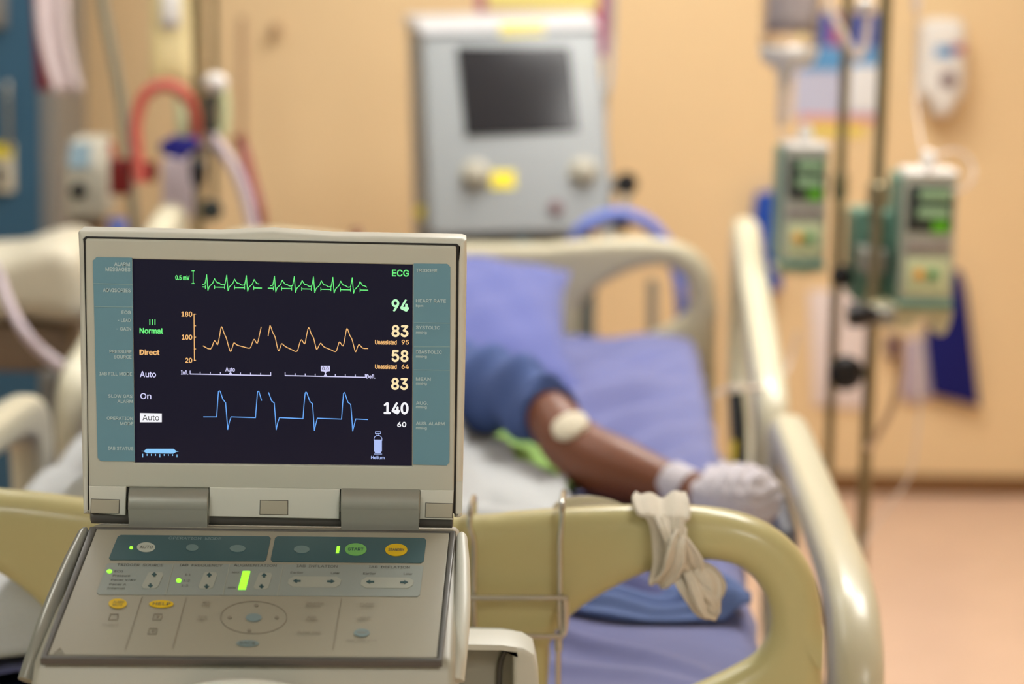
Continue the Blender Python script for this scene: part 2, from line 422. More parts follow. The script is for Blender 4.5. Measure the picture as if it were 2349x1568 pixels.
def wave(name, polys, w, m, extra=None):
    mb = MB()
    for p in polys: line(mb, PS, p, w)
    if extra: extra(mb)
    return part(name, mb, m, scr)
def beat(x):
    y = 630+.02*(x-474)
    return [(x-9, y+22), (x-4, y+21), (x-2, y+12), (x, y), (x+1.6, y+20), (x+3, y+36), (x+6, y+27), (x+10, y+23), (x+14, y+19), (x+18, y+9), (x+21, y+14), (x+24, y+18), (x+29, y+19), (x+33, y+22)]
e1 = [q for x in (474, 520, 565) for q in beat(x)][:-1]; e2 = [q for x in (629.5, 675, 719, 763.5, 808) for q in beat(x)]
segs = [(465, 471), (492, 515), (538, 561), (582, 600), (615, 627), (646, 669), (692, 714), (736, 759), (781, 804), (826, 844)]
def ecg_extra(mb):
    for i, (a, c) in enumerate(segs):
        y = 658+.02*(a-470); line(mb, PS, [(a, y), (c, y+.02*(c-a))], 2.2)
        if i not in (0, 4): line(mb, PS, [(a, y-4), (a, y+4)], 1.6)
        if i not in (3, 9): line(mb, PS, [(c, y-4), (c, y+4)], 1.6)
    line(mb, PS, [(443, 621), (443, 650)], 1.8); line(mb, PS, [(440, 621), (446, 621)], 1.8); line(mb, PS, [(440, 650), (446, 650)], 1.8)
wave('ecg_waveform', [e1, e2], 1.9, 'px_green', ecg_extra)
def sm(p): return smooth2(p, 3, False)
o1 = [(466, 793), (483, 800), (492, 781), (499, 790), (504, 768), (508, 749), (514, 764), (519, 775), (524, 793), (529, 806), (534, 793), (537, 786), (544, 791), (558, 795), (573, 798), (578, 788), (583, 778), (590, 787), (595, 768), (599, 750)]
o2 = [(615, 770), (618, 753), (620, 747), (626, 763), (631, 773), (635, 791), (639, 804), (643, 796), (646.5, 788), (654, 794), (668, 801), (681, 805.5), (687, 788), (691.5, 779), (699, 788), (703, 770), (708, 751), (714, 766), (719, 774), (723, 790), (727, 801), (735, 787), (743, 795), (757, 801), (770, 806), (775, 794), (779, 784), (787, 793), (792, 770), (796, 753), (802, 768), (807, 777), (812, 795), (816, 806.5), (823, 790), (832, 798), (844, 799)]
def pscale(mb):
    line(mb, PS, [(445, 720), (446, 827)], 2)
    for y in (720, 747, 773, 800, 826): line(mb, PS, [(445, y), (449, y)], 1.6)
wave('pressure_waveform', [sm(o1), sm(o2)], 1.9, 'px_orange', pscale)
b1 = [(467, 956), (497, 956), (499, 925), (501, 898), (503, 896), (505, 897), (511, 915), (517.5, 923.5), (520, 955), (522.4, 984.6), (526, 968), (530, 956), (586, 957.6), (588.5, 925), (590.6, 899), (592, 897), (594, 898), (600, 918)]
b2 = [(616, 900), (623, 919), (629, 924), (631.5, 956), (633.5, 985), (637, 969), (641, 957.6), (695, 960), (697.5, 925), (700, 901), (701.5, 899), (703.5, 900), (711, 920.6), (717, 925.7), (719, 955), (721, 986.5), (725, 970), (728, 959), (783.5, 961), (786, 925), (788, 902), (789.5, 900), (791, 901), (798, 922), (804.6, 927.6), (807, 957), (809, 988), (813, 972), (816, 960.7), (843.6, 962)]
wave('balloon_waveform', [b1, b2], 2.0, 'px_blue')
def tscale(mb, xa, ya, xb, yb, tri):
    line(mb, PS, [(xa, ya), (xb, yb)], 2.2)
    for k in range(9):
        x = xa+(xb-xa)*k/8; y = ya+(yb-ya)*k/8; line(mb, PS, [(x, y), (x, y-(7 if k in (0, 8) else 5))], 1.8)
    y = (ya+yb)/2; decal(mb, PS, [(tri-5, y), (tri+5, y), (tri, y-7)])
sc_text('inflation_scale', [('Infl.', 415, 849, 432, 859), ('Auto', 517, 842, 539, 852)], 'px_lilac', .04, lambda mb: tscale(mb, 436, 857.5, 621, 861, 528.5))
def defl(mb):
    tscale(mb, 654, 861, 838, 865, 746.5)
    decal(mb, PS, [(736, 839), (757, 839), (757, 851), (749, 852), (747, 858), (746, 858), (744, 852), (736, 851)])
sc_text('deflation_scale', [('Defl.', 840, 858, 861, 868)], 'px_lilac', .04, defl)
mb = MB(); text(mb, PS, '0.0', (739, 841, 754, 849), .0011, .01); part('deflation_value', mb, 'px_dark', scr)
sc_text('ecg_title', [('ECG', 899, 618, 938, 634)], 'px_green', .04)
sc_text('gain_readout', [('0.5 mV', 402, 631, 435, 642)], 'px_green')
sc_text('heart_rate_readout', [('94', 898, 686, 938, 714)], 'px_mint', .05)
sc_text('systolic_readout', [('83', 898, 745, 937, 773)], 'px_amber', .05)
sc_text('unassisted_systolic_readout', [('Unassisted', 860, 779, 910, 790), ('95', 921, 779, 938, 790)], 'px_orange')
sc_text('diastolic_readout', [('58', 898, 802, 937, 830)], 'px_amber', .05)
sc_text('unassisted_diastolic_readout', [('Unassisted', 860, 835, 910, 846), ('64', 921, 835, 938, 846)], 'px_orange')
sc_text('mean_readout', [('83', 897, 866, 936, 894)], 'px_amber', .05)
sc_text('augmentation_readout', [('140', 880, 922, 937, 950)], 'px_white', .05)
sc_text('alarm_limit_readout', [('60', 911, 967, 932, 979)], 'px_white', .05)
sc_text('pressure_scale_numbers', [('180', 416, 714, 441, 726), ('100', 417, 767, 441, 779), ('20', 425, 820, 441, 832)], 'px_orange')
sc_text('lead_readout', [('Normal', 320, 752, 374, 765)], 'px_green', .05, lambda mb: [line(mb, PS, [(x, 733), (x, 744.5)], 2.2) for x in (343.5, 349.5, 355.5)])
sc_text('source_readout', [('Direct', 320, 801, 366, 814)], 'px_orange', .05)
sc_text('fill_mode_readout', [('Auto', 321, 851, 358, 865)], 'px_lilac', .03)
sc_text('gas_alarm_readout', [('On', 322, 901, 347, 915)], 'px_lilac', .03)
mb = decal(MB(), PS, [(321, 947), (371, 948), (371, 968), (321, 968)]); part('mode_highlight', mb, 'px_white', scr)
mb = text(MB(), PS, 'Auto', (327, 951, 365, 964), .0011, .0); part('mode_readout', mb, 'px_dark', scr)
mb = decal(MB(), PS, [(324, 1034), (330, 1034), (336, 1029), (398, 1029), (404, 1034), (410, 1035), (404, 1036), (398, 1040), (336, 1039), (330, 1035)])
for k in range(9): line(mb, PS, [(327.5+9.8*k, 1041+.02*k*9), (327.5+9.8*k, 1048 if k in (0, 4, 8) else 1044.5)], 1.8)
part('balloon_status_icon', mb, 'px_sky', scr)
mb = decal(MB(), PS, [(858, 1008), (876, 1008), (876, 1034), (873, 1039), (861, 1039), (858, 1034)])
line(mb, PS, [(858, 1010), (858, 1005), (860, 1001), (864, 998.5), (870, 998.5), (874, 1001), (876, 1005), (876, 1010)], 1.4)
line(mb, PS, [(861, 990), (873, 990), (873, 994), (861, 994), (861, 990)], 1.3); line(mb, PS, [(865, 994), (865, 998)], 1.3); line(mb, PS, [(869, 994), (869, 998)], 1.3); line(mb, PS, [(858, 1041), (876, 1041)], 1.3)
text(mb, PS, 'Helium', (851, 1045, 882, 1053), .0004, .04); part('helium_icon', mb, 'px_bottle', scr)
# lower strip of the lid with hinges
def strip(name, pts, m, y0, th, r=.001, par=console): return part(name, MB().slab(uvs(pts), [], th, r, lambda a, b_, c: Vector((a, YS+y0+c, b_))), m, par)
strip('lower_strip', [(206, 1110), (292, 1111), (290, 1178), (208, 1172)], 'case_light', -.006, .02)
strip('lower_strip', [(482, 1113), (781, 1117), (779, 1186), (480, 1180)], 'case_light', -.006, .02)
strip('lower_strip', [(964, 1119), (1041, 1120), (1038, 1188), (962, 1186)], 'case_light', -.006, .02)
strip('hinge_recess', [(288, 1112), (968, 1119), (966, 1200), (286, 1190)], 'dark_gap', .006, .012)
for pts in ([(213, 1140), (276, 1142), (275, 1172), (211, 1171)], [(599, 1143), (661, 1144), (661, 1175), (598, 1174)], [(977, 1149), (1038, 1151), (1037, 1182), (976, 1181)]):
    strip('seam', [(x+(-1.2 if x < sum(p[0] for p in pts)/4 else 1.2), y+(-1.2 if y < sum(p[1] for p in pts)/4 else 1.2)) for x, y in pts], 'barrel_dark', -.0064, .001, .0002)
    strip('rubber_pad', smooth2([pts[0], ((pts[0][0]+pts[1][0])/2, (pts[0][1]+pts[1][1])/2), pts[1], pts[2], ((pts[2][0]+pts[3][0])/2, (pts[2][1]+pts[3][1])/2), pts[3]], 1), 'pad_grey', -.0072, .0014, .0004)
# under-lid dark rolls
def xr(px0, px1, py, Y):
    pl = Plane((0, Y, 0), (1, 0, 0), (0, 0, 1)); a = pl.hit(px0, py); b_ = pl.hit(px1, py+(px1-px0)*.012); return a, b_
a, c = xr(208, 1040, 1178, YS+.004); z = (a.z+c.z)/2
part('lid_edge_roll', MB().lathe((a.x, YS+.004, z-.0015), (1, 0, 0), [(0, .004), (.001, .006), (c.x-a.x-.001, .006), (c.x-a.x, .004)], 32), 'barrel_dark', console)
for x0, x1 in ((296, 479), (782, 963)):
    a, c = xr(x0, x1, 1158, YS-.006)
    L = c.x-a.x; zz = (a.z+c.z)/2
    part('hinge_barrel', MB().lathe((a.x, YS+.002, zz), (1, 0, 0), [(0, .0145), (.0008, .0152), (L-.0008, .0152), (L, .0145)], 48), 'barrel_grey', console)
    part('hinge_skirt', MB().box((a.x+.0006, YS-.0131, zz-.022), (c.x-.0006, YS+.012, zz)), 'barrel_grey', console)
# keypad deck
TH = math.radians(14)
hk = Plane((0, YS-.022, 0), (1, 0, 0), (0, 0, 1)).hit(625, 1214)
PK = Plane(hk, (1, 0, 0), (0, math.cos(TH), math.sin(TH)))
def frK(off): return lambda a, b_, c: PK.at(a, b_, off-c)
def kuv(pts, off=0): return [PK.uv(x, y, off) for x, y in pts]
panel = part('control_panel', MB().slab(kuv([(222, 1212), (1031, 1221), (1002, 1506), (110, 1500)]), [], .003, .0006, frK(0)), 'keypad_film', console)
fo = kuv([(206, 1206), (1046, 1216), (1015, 1514), (92, 1508)], .001); fi = kuv([(221, 1211), (1032, 1220), (1003, 1507), (109, 1501)], .001)
part('panel_frame', MB().slab(fo, [fi], .006, .0012, frK(.001)), 'barrel_dark', console)
# body: deck, side cheeks, fascia, cabinet
body = MB()
tl, tr, br, bl = [PK.hit(x, y, -.0035) for x, y in ((203, 1205), (1056, 1218), (1042, 1514), (78, 1508))]
back = YS+.05
def col_(p, z): return Vector((p.x, p.y, z))
kl, kr = Vector((tl.x, back, tl.z-.012)), Vector((tr.x, back, tr.z-.012))
fy = min(bl.y, br.y)-.045; fz = bl.z-.11
fl, fr_ = Vector((bl.x-.012, fy, fz)), Vector((br.x+.006, fy, fz))
z0 = .16
vs = [tl, tr, br, bl, kl, kr, fl, fr_, Vector((fl.x, fy, z0)), Vector((fr_.x, fy, z0)), Vector((kl.x-.02, back, z0)), Vector((kr.x+.01, back, z0))]
body.add(vs, [(0, 1, 2, 3), (0, 4, 5, 1), (3, 2, 7, 6), (6, 7, 9, 8), (4, 10, 11, 5), (8, 9, 11, 10), (0, 3, 6, 8, 10, 4), (1, 5, 11, 9, 7, 2)])
part('console_body', body, 'case_grey', console, bevel=.006, seg=3)
for sgn, top, bot in ((-1, (196, 1213), (60, 1560)), (1, (1059, 1224), (1046, 1560))):
    pts = [PK.hit(top[0]+(bot[0]-top[0])*t+(8*sgn)*math.sin(PI*t), top[1]+(bot[1]-top[1])*t, -.004-.03*t**3) for t in (0, .05, .25, .5, .75, 1)]
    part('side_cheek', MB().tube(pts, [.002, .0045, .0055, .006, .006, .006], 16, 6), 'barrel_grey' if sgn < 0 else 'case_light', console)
hb = PK.hit(560, 1568, -.016)
part('front_grip', MB().tube([hb+Vector((-.05, .004, -.02)), hb+Vector((-.035, -.006, -.006)), hb+Vector((0, -.012, 0)), hb+Vector((.035, -.006, -.006)), hb+Vector((.05, .004, -.02))], .0075, 14, 6), 'case_light', console)
# keypad graphics
def kdec(name, pts, m, off=.0002): return part(name, decal(MB(), PK, pts, off), m, panel)
kdec('operation_mode_panel', [(277, 1226), (616, 1229), (621, 1233), (611, 1282), (606, 1286), (254, 1283), (250, 1279), (270, 1230)], 'keypad_teal')
kdec('start_panel', [(637, 1229), (973, 1233), (978, 1238), (972, 1286), (966, 1290), (625, 1287), (621, 1282), (631, 1233)], 'keypad_teal')
kdec('settings_panel', [(250, 1291), (967, 1296), (971, 1300), (963, 1363), (957, 1367), (226, 1362), (222, 1358), (245, 1294)], 'keypad_grey')
for a, c in (((398, 1292), (380, 1362)), ((527, 1293), (511, 1363)), ((650, 1294), (636, 1364))): part('divider_line', line(MB(), PK, [a, c], 1.6, .0007), 'keypad_pad', panel)
for a, c in (((326, 1368), (288, 1487)), ((427, 1370), (396, 1486)), ((783, 1373), (764, 1488))): part('divider_line', line(MB(), PK, [a, c], 1.3, .0002), 'keypad_faint', panel)
ring = ell(582, 1415, 76, 37, 40); part('key_ring', line(MB(), PK, ring+[ring[0]], 1.2, .0002), 'keypad_faint', panel)
for nm, (x, y), rx, ry, m, s in (('auto_button', (335, 1254), 21, 11, 'button_light', 'AUTO'), ('semi_auto_button', (441, 1255), 14, 7.5, 'button_mute', None), ('manual_button', (545, 1257), 18, 8, 'button_mute', None),
                             ('assist_button', (692, 1259), 18, 8.5, 'button_mute', None), ('start_button', (816, 1259), 25, 14, 'button_green', 'START'), ('standby_button', (909, 1260), 25.5, 14, 'button_yellow', 'STANDBY'),
                             ('mute_button', (270, 1383), 21, 11, 'button_yellow', None), ('help_button', (370, 1384), 28, 8.5, 'button_yellow', 'HELP'), ('select_button', (582, 1415), 18, 9, 'keypad_blue', None), ('back_button', (568, 1474), 26, 7, 'keypad_blue', 'BACK'), ('print_button', (830, 1450), 18, 9, 'keypad_blue', None)):
    bt = kdec(nm, ell(x, y, rx, ry, 28), m, .0007)
    if s:
        w = rx*.72; mb = text(MB(), PK, s, (x-w, y-3.5, x+w, y+3), .0013, .02); part('button_text', mb, 'keypad_ink' if m != 'button_green' else 'arrow_teal', panel)
mb = MB()
text(mb, PK, 'ALARM', (259, 1377, 284, 1382), .0013); text(mb, PK, 'MUTE', (258, 1384, 280, 1389), .0013)
part('button_text', mb, 'keypad_ink', panel)
for nm, pts in (('mode_led', ell(301, 1255, 4, 3, 12)), ('trigger_led', ell(251, 1309, 6, 4, 12)), ('ratio_led', ell(410, 1330, 6, 4.4, 12)), ('running_led', [(773, 1252), (780, 1252), (777, 1267), (770, 1267)])):
    kdec(nm, pts, 'led_green', .0007)
mb = MB()
for k in range(10):
    y = 1309+k*4.25; x = 557-k*1.1; decal(mb, PK, [(x, y), (x+17, y), (x+16.2, y+3.2), (x-.8, y+3.2)], .0007)
part('augmentation_bargraph', mb, 'led_green', panel)
for (x0, y0, x1, y1, sh) in ((340, 1311, 372, 1348, -12), (468, 1311, 496, 1349, -10), (594, 1312, 622, 1350, -9)):
    kdec('rocker_pad', [(x0+4, y0), (x1, y0+1), (x1+2, y0+8), (x1+sh+2, y1-3), (x1+sh-4, y1), (x0+sh, y1), (x0+sh-3, y1-5), (x0, y0+3)], 'keypad_pad', .0007)
for x0, x1, y in ((660, 783, 1333), (827, 949, 1335)):
    kdec('rocker_pad', [(x0+14, y-12), (x1-10, y-11), (x1, y-4), (x1-3, y+7), (x1-14, y+13), (x0+12, y+12), (x0, y+5), (x0+2, y-5)], 'keypad_pad', .0007)
for x, y, d in ((354, 1317, 'u'), (345, 1341, 'd'), (480, 1318, 'u'), (474, 1343, 'd'), (606, 1319, 'u'), (600, 1343, 'd'), (681, 1331, 'l'), (759, 1332, 'r'), (849, 1333, 'l'), (927, 1334, 'r')):
    if d in 'lr':
        k = -1 if d == 'l' else 1
        kdec('arrow_mark', [(x+9*k, y), (x, y-4.5), (x, y-1.7), (x-9*k, y-1.7), (x-9*k, y+1.7), (x, y+1.7), (x, y+4.5)][::k], 'arrow_teal', .0012)
    else:
        k = -1 if d == 'u' else 1
        kdec('arrow_mark', [(x, y+6*k), (x+6, y), (x+2.5, y), (x+2.5, y-4*k), (x-2.5, y-4*k), (x-2.5, y), (x-6, y)][::k], 'arrow_teal', .0012)
mb = MB(); text(mb, PK, 'OPERATION  MODE', (386, 1231, 507, 1237), .0007, .01); part('heading_text', mb, 'keypad_blue', panel)
mb = MB()
for s, *bx in (('TRIGGER  SOURCE', 268, 1292, 374, 1298), ('IAB  FREQUENCY', 411, 1293, 510, 1299), ('AUGMENTATION', 536, 1293, 634, 1299), ('IAB  INFLATION', 680, 1295, 774, 1301), ('IAB  DEFLATION', 846, 1297, 940, 1303),
               ('ECG', 262, 1307, 282, 1312), ('Pressure', 258, 1317, 298, 1322), ('Pacer V/AV', 254, 1327, 312, 1332), ('Pacer A', 250, 1337, 289, 1342), ('Internal', 245, 1346, 286, 1351),
               ('1:1', 424, 1315, 437, 1320), ('1:2', 420, 1328, 435, 1333), ('1:3', 415, 1340, 431, 1345), ('MAX', 532, 1310, 549, 1314), ('MIN', 523, 1345, 540, 1349),
               ('Earlier', 666, 1310, 696, 1315), ('Later', 759, 1311, 779, 1316), ('Earlier', 833, 1312, 862, 1317), ('Later', 926, 1313, 946, 1318)):
    text(mb, PK, s, bx, .0008, .015)
part('setting_text', mb, 'keypad_ink', panel)
mb = MB()
for s, *bx in (('REF', 465, 1378, 482, 1383), ('LINE', 463, 1385, 481, 1390), ('ECG', 455, 1411, 474, 1416), ('GAIN', 452, 1418, 474, 1422), ('INFLATION', 702, 1380, 742, 1385), ('INTERVAL', 701, 1387, 736, 1391), ('AUG.', 704, 1412, 728, 1417), ('ALARM', 700, 1419, 728, 1423),
               ('SLOW GAS', 682, 1447, 735, 1453), ('PUMP', 826, 1382, 858, 1386), ('OPTIONS', 826, 1388, 858, 1392), ('FREEZE', 822, 1413, 850, 1417), ('DISPLAY', 820, 1419, 850, 1423), ('PRINT', 819, 1447, 842, 1453), ('PRINT  STRIP  SETUP', 795, 1466, 864, 1470), ('SILENCE', 233, 1430, 272, 1434)):
    mb = MB(); text(mb, PK, s, bx, .0012, .01); part('key_caption', mb, 'keypad_faint', panel)
for x, y in ((260, 1414), (361, 1414), (350, 1447)):
    mb = MB(); line(mb, PK, [(x-7, y-7), (x+11, y-7), (x+8, y+6), (x-11, y+6), (x-7, y-7)], 1.2)
    if x != 260: decal(mb, PK, [(x-2, y-3), (x+5, y-3), (x, y+3)])
    part('key_symbol', mb, 'keypad_faint', panel)
for x, y in ((588, 1387), (572, 1445), (527, 1415), (635, 1415)): kdec('cursor_key', ell(x, y, 5, 3.5, 8), 'keypad_faint')
mb = MB(); line(mb, PK, [(124, 1497), (138, 1485), (146, 1497), (124, 1497)], 1.2); line(mb, PK, [(136, 1489), (135, 1494)], 1.4)
part('warning_triangle', mb, 'keypad_faint', panel)
# rear side tray of the cart
PT = Plane(P(1150, 1500, 1.98), (1, 0, 0), (0, 0, 1))
tu = [PT.uv(x, y) for x, y in [(900, 1473), (1060, 1471), (1150, 1472), (1200, 1478), (1225, 1494), (1234, 1530), (1238, 1600), (1240, 1700), (900, 1700)]]
ti = [PT.uv(x, y) for x, y in [(1000, 1481), (1080, 1480), (1150, 1482), (1174, 1486), (1176, 1500), (1176, 1600), (1176, 1670), (1000, 1670)]]
part('side_tray', MB().slab(tu, [ti], .05, .004, lambda a, b_, c: PT.at(a, b_, -c+.01)), 'case_light', console)
ta = [PT.uv(x, y) for x, y in [(990, 1478), (1180, 1481), (1180, 1680), (990, 1680)]]
part('tray_back', MB().slab(ta, [], .012, .002, lambda a, b_, c: PT.at(a, b_, -.016-c)), 'case_grey', console)
pc = [PT.hit(x, y, -.004) for x, y in ((1170, 1487), (1156, 1505), (1148, 1530), (1146, 1570), (1146, 1620))]
part('tray_rib', MB().tube([p+Vector((0, .008, 0)) for p in pc], .0022, 10, 5), 'barrel_dark', console)
for sx in (-1, 1):
    for sy in (-1, 1):
        c = Vector((-.13+sx*.15, 1.79+sy*.06+.0, .05))
        part('caster_fork', MB().box((c.x-.018, c.y-.018, .07), (c.x+.018, c.y+.018, .165)), 'barrel_dark', console, bevel=.004)
        part('caster', MB().lathe((c.x-.015, c.y, .05), (1, 0, 0), [(0, .04), (.004, .05), (.026, .05), (.03, .04)], 24), 'black_rubber', console)

# ------------------------------------------------------------------ bed
BY = math.radians(-3.6)
bo = P(690, 1185, 2.2); BO = Vector((bo.x, bo.y, 0)); bR = Matrix.Rotation(BY, 3, 'Z')
def B(u, v, z): return BO+bR@Vector((u, v, z))
bed = empty('hospital_bed', tuple(B(0, 1.05, 0)), 'cream plastic hospital bed with looped end boards and side rails', 'bed', rz=BY)
PF = Plane(BO, bR@Vector((1, 0, 0)), (0, 0, 1))
half = [PF.uv(x, y) for x, y in [(1075, 1197), (1180, 1189), (1290, 1181), (1400, 1176), (1500, 1173), (1600, 1176), (1690, 1189), (1765, 1217), (1825, 1262), (1865, 1320), (1884, 1385), (1890, 1450), (1891, 1570)]]
hole = [PF.uv(x, y) for x, y in [(1258, 1620), (1260, 1520), (1264, 1482), (1301, 1431), (1380, 1374), (1485, 1323), (1560, 1303), (1640, 1296), (1705, 1315), (1748, 1362), (1767, 1420), (1762, 1475), (1735, 1518), (1680, 1552), (1600, 1590), (1500, 1635), (1400, 1665), (1300, 1665)]]
hz = half[0][1]-.003
out = half+[(half[-1][0], .36), (half[-1][0]-.04, .32)]
outl = out+[(-a, b_) for a, b_ in out[::-1]]+[(0, hz)]
outl = smooth2(outl, 4); holeR = smooth2(hole, 5); holeL = [(-a, b_) for a, b_ in holeR]
def endboard(name, v, m, dz=0):
    return part(name, MB().slab(outl, [holeR, holeL], .048, .02, lambda a, b_, c: B(a, v+c, b_+dz), 7), m, bed, angle=50)
endboard('footboard', 0, 'bed_plastic')
HV = 2.2
endboard('headboard', HV, 'head_plastic', -.035)
MT = .72
# side rails: ring in the (v, z) plane
def rail(name, outer, inner, sgn):
    return part(name, MB().slab(smooth2(outer, 5), [smooth2(inner, 5)], .05, .02, lambda a, b_, c: B(sgn*(.505+c), a, b_), 6), 'rail_plastic', bed, angle=50)
FR_O = [(.13, .45), (.115, .6), (.13, .70), (.17, .77), (.27, .805), (.5, .81), (.8, .805), (1.05, .80), (1.17, .785), (1.22, .73), (1.22, .6), (1.18, .45), (.7, .42)]
FR_I = [(.22, .52), (.21, .62), (.25, .72), (.33, .75), (.6, .755), (.95, .75), (1.09, .735), (1.14, .69), (1.13, .55), (1.0, .5), (.6, .5)]
HR_O = [(1.46, .5), (1.42, .62), (1.42, .72), (1.47, .775), (1.6, .80), (1.85, .845), (2.1, .895), (2.24, .925), (2.32, .92), (2.35, .86), (2.33, .7), (2.28, .56), (1.9, .48)]
HR_I = [(1.56, .56), (1.52, .64), (1.53, .70), (1.62, .74), (1.85, .785), (2.1, .835), (2.22, .85), (2.26, .8), (2.24, .68), (2.15, .6), (1.85, .55)]
for sgn in (1, -1):
    rail('side_rail', FR_O, FR_I, sgn); rail('side_rail', HR_O, HR_I, sgn)
part('rail_control', MB().box((.49, .70, .60), (.512, .92, .74), B), mat('rail_control', (120, 124, 138), .5), bed, bevel=.006)
part('bed_frame', MB().box((-.46, .06, .44), (.46, 2.17, .56), B), 'frame_grey', bed, bevel=.01)
for sgn in (1, -1):
    for v in (.4, .95, 1.65, 2.1):
        part('rail_bracket', MB().box((sgn*.44, v-.025, .47), (sgn*.54, v+.025, .51), B), 'frame_grey', bed)
        part('rail_post', MB().box((sgn*.515, v-.02, .45), (sgn*.54, v+.02, .56 if v != .4 else .5), B), 'frame_grey', bed, bevel=.004)
    for v in (.25, 1.95):
        part('bed_leg', MB().box((sgn*.36-.03, v-.03, .1), (sgn*.36+.03, v+.03, .46), B), 'frame_grey', bed, bevel=.006)
        part('caster', MB().lathe(B(sgn*.36-.02, v, .06), bR@Vector((1, 0, 0)), [(0, .05), (.005, .06), (.035, .06), (.04, .05)], 24), 'black_rubber', bed)
def Bn(o, **k): return dict(origin=tuple(B(*o)))
MB().slab(rrect(-.44, .065, .44, 2.18, .06), [], .14, .03, lambda a, b_, c: B(a, b_, MT-.012-c)).build('mattress', 'mattress_blue', origin=B(0, 1.1, .56))
tag(D.objects['mattress'], 'dark blue mattress on the bed frame under the blue sheet', 'mattress')
# sheet with pulled folds
def wr(u, v):
    z = .007*math.sin(9*v+16*u+1.2*math.sin(5*u))+.005*math.sin(21*u-7*v+1)+.004*math.sin(30*(u*.8+v*.6))
    z += .006*math.sin(40*u-18*v)*math.exp(-((v-1.7)/.4)**2)
    q = v-.9*u-.12*math.sin(3*u); z += .015*math.sin(2*PI*q/.17+.8*math.sin(6*v))*math.exp(-((v-1.45)/.55)**2)*min(1, max(0, (u+.1)/.15))
    k = math.exp(-((v-.55)/.35)**2)
    for (c0, a, w, s) in ((.62, .9, .018, .034), (.34, .8, .017, .030), (.8, 1.1, .02, .026), (.22, .5, .016, .024)):
        t = v-c0+a*(u-.15); z += k*s*math.exp(-(t/w)**2/1.5)
    return z
def wtop(u, v): return max(0, *(wr(u+du, v+dv) for du in (-.008, 0, .008) for dv in (-.012, -.006, 0, .006, .012)))
def sheet(a, b_):
    s = (a-.5)*2; v = .075+b_*2.085; W_ = .443
    L = W_+.12; d = s*L
    if abs(d) <= W_-.03:
        e = min(1, (W_-abs(d))/.12); return B(d, v, MT+.004+wr(d, v)*e)
    sg = 1 if d > 0 else -1; o = abs(d)-(W_-.03)
    if o < .047:
        t = o/.047*PI/2; return B(sg*(W_-.03+.03*math.sin(t)), v, MT+.004-.03*(1-math.cos(t))+wr(d, v)*.25*(1-o/.047))
    return B(sg*(W_+.002+.004*math.sin(30*v)), v, MT+.004-.03-(o-.047))
so = MB().grid(sheet, 150, 380).build('bed_sheet', 'sheet_blue', origin=B(0, 1.1, MT), solid=.002)
tag(so, 'creased periwinkle blue bed sheet stretched over the mattress', 'bed sheet')
# lighter draw sheet crumpled across the bed
def draw(a, b_):
    u = .06+a*.375; v = .375+.085*b_+.02*math.sin(7*a)-.04*a
    e = min(1, 6*b_, 6*(1-b_), 8*a+.1, 8*(1-a)+.1)
    return B(u, v, MT+.010+wtop(u, v)+max(0, e)**.5*(.008+.006*math.sin(14*b_+5*a)+.004*math.sin(23*a)))
tag(MB().grid(draw, 40, 30).build('draw_sheet', mat('draw_blue', (92, 112, 162), .85, noise=.05, bump=.3, bscale=40), origin=B(.25, .45, MT+.02), solid=.003), 'lighter blue draw sheet crumpled across the foot of the blue sheet', 'draw sheet')
# pillow
def pil_fn(top):
    def f(a, b_):
        x = (a-.5)*2; y = (b_-.5)*2
        k = max(0, (1-abs(x)**2.6))**.5*max(0, (1-abs(y)**2.6))**.5
        pin = 1-.10*(1-abs(x)**2)*abs(y)**3 if True else 1
        px_ = x*.33*(1-.07*(1-abs(y)**2)*abs(x)**3); py_ = y*.25*(1-.08*(1-abs(x)**2)*abs(y)**3)
        h = (.075 if top else -.05)*k+.004*math.sin(18*x+6*y)*k+.003*math.sin(11*y-14*x)*k
        # tilt up toward the head end
        v = 1.80+py_*math.cos(.24)-h*math.sin(.24); z = MT+.076+py_*math.sin(.24)+h*math.cos(.24)
        z -= .07*math.exp(-((x*.325-.0)/.1)**2-((v-1.77)/.13)**2) if top else 0
        z = max(z, MT+.018)
        return B(-.10+px_-.06*py_, v, z)
    return f
pm = MB().grid(pil_fn(True), 40, 32); pm.grid(pil_fn(False), 40, 32)
tag(pm.build('pillow', 'pillow_blue', origin=B(-.1, 1.8, MT+.02), angle=70), 'plump blue pillow at the head of the bed behind the patient', 'pillow')

# ------------------------------------------------------------------ patient
def remeshed(mb, vox=.006, it=6):
    me = D.meshes.new('tmp'); me.from_pydata(mb.v, [], mb.f); o = D.objects.new('tmp', me); COL.objects.link(o)
    m = o.modifiers.new('r', 'REMESH'); m.mode = 'VOXEL'; m.voxel_size = vox
    s = o.modifiers.new('s', 'SMOOTH'); s.iterations = it; s.factor = .5
    bpy.context.view_layer.update()
    r = D.meshes.new_from_object(o.evaluated_get(bpy.context.evaluated_depsgraph_get()))
    q = MB(); q.v = [v.co.copy() for v in r.vertices]; q.f = [tuple(p.vertices) for p in r.polygons]
    D.objects.remove(o); D.meshes.remove(me); D.meshes.remove(r); return q
pu = -.13
person = empty('person', tuple(B(pu, 1.1, MT)), 'patient in blue gown lying in bed, bare arm stretched out, hand wrapped in gauze', 'person')
sh_ = P(1050, 893, 3.38); m1 = P(1178, 908, 3.28); m2 = P(1260, 952, 3.18); el = P(1312, 1018, 3.12); wrp = P(1582, 1128, 2.97); hd = P(1690, 1142, 2.92)
fm = P(1402, 1074, 3.06)
bodym = MB()
zc = MT+.11
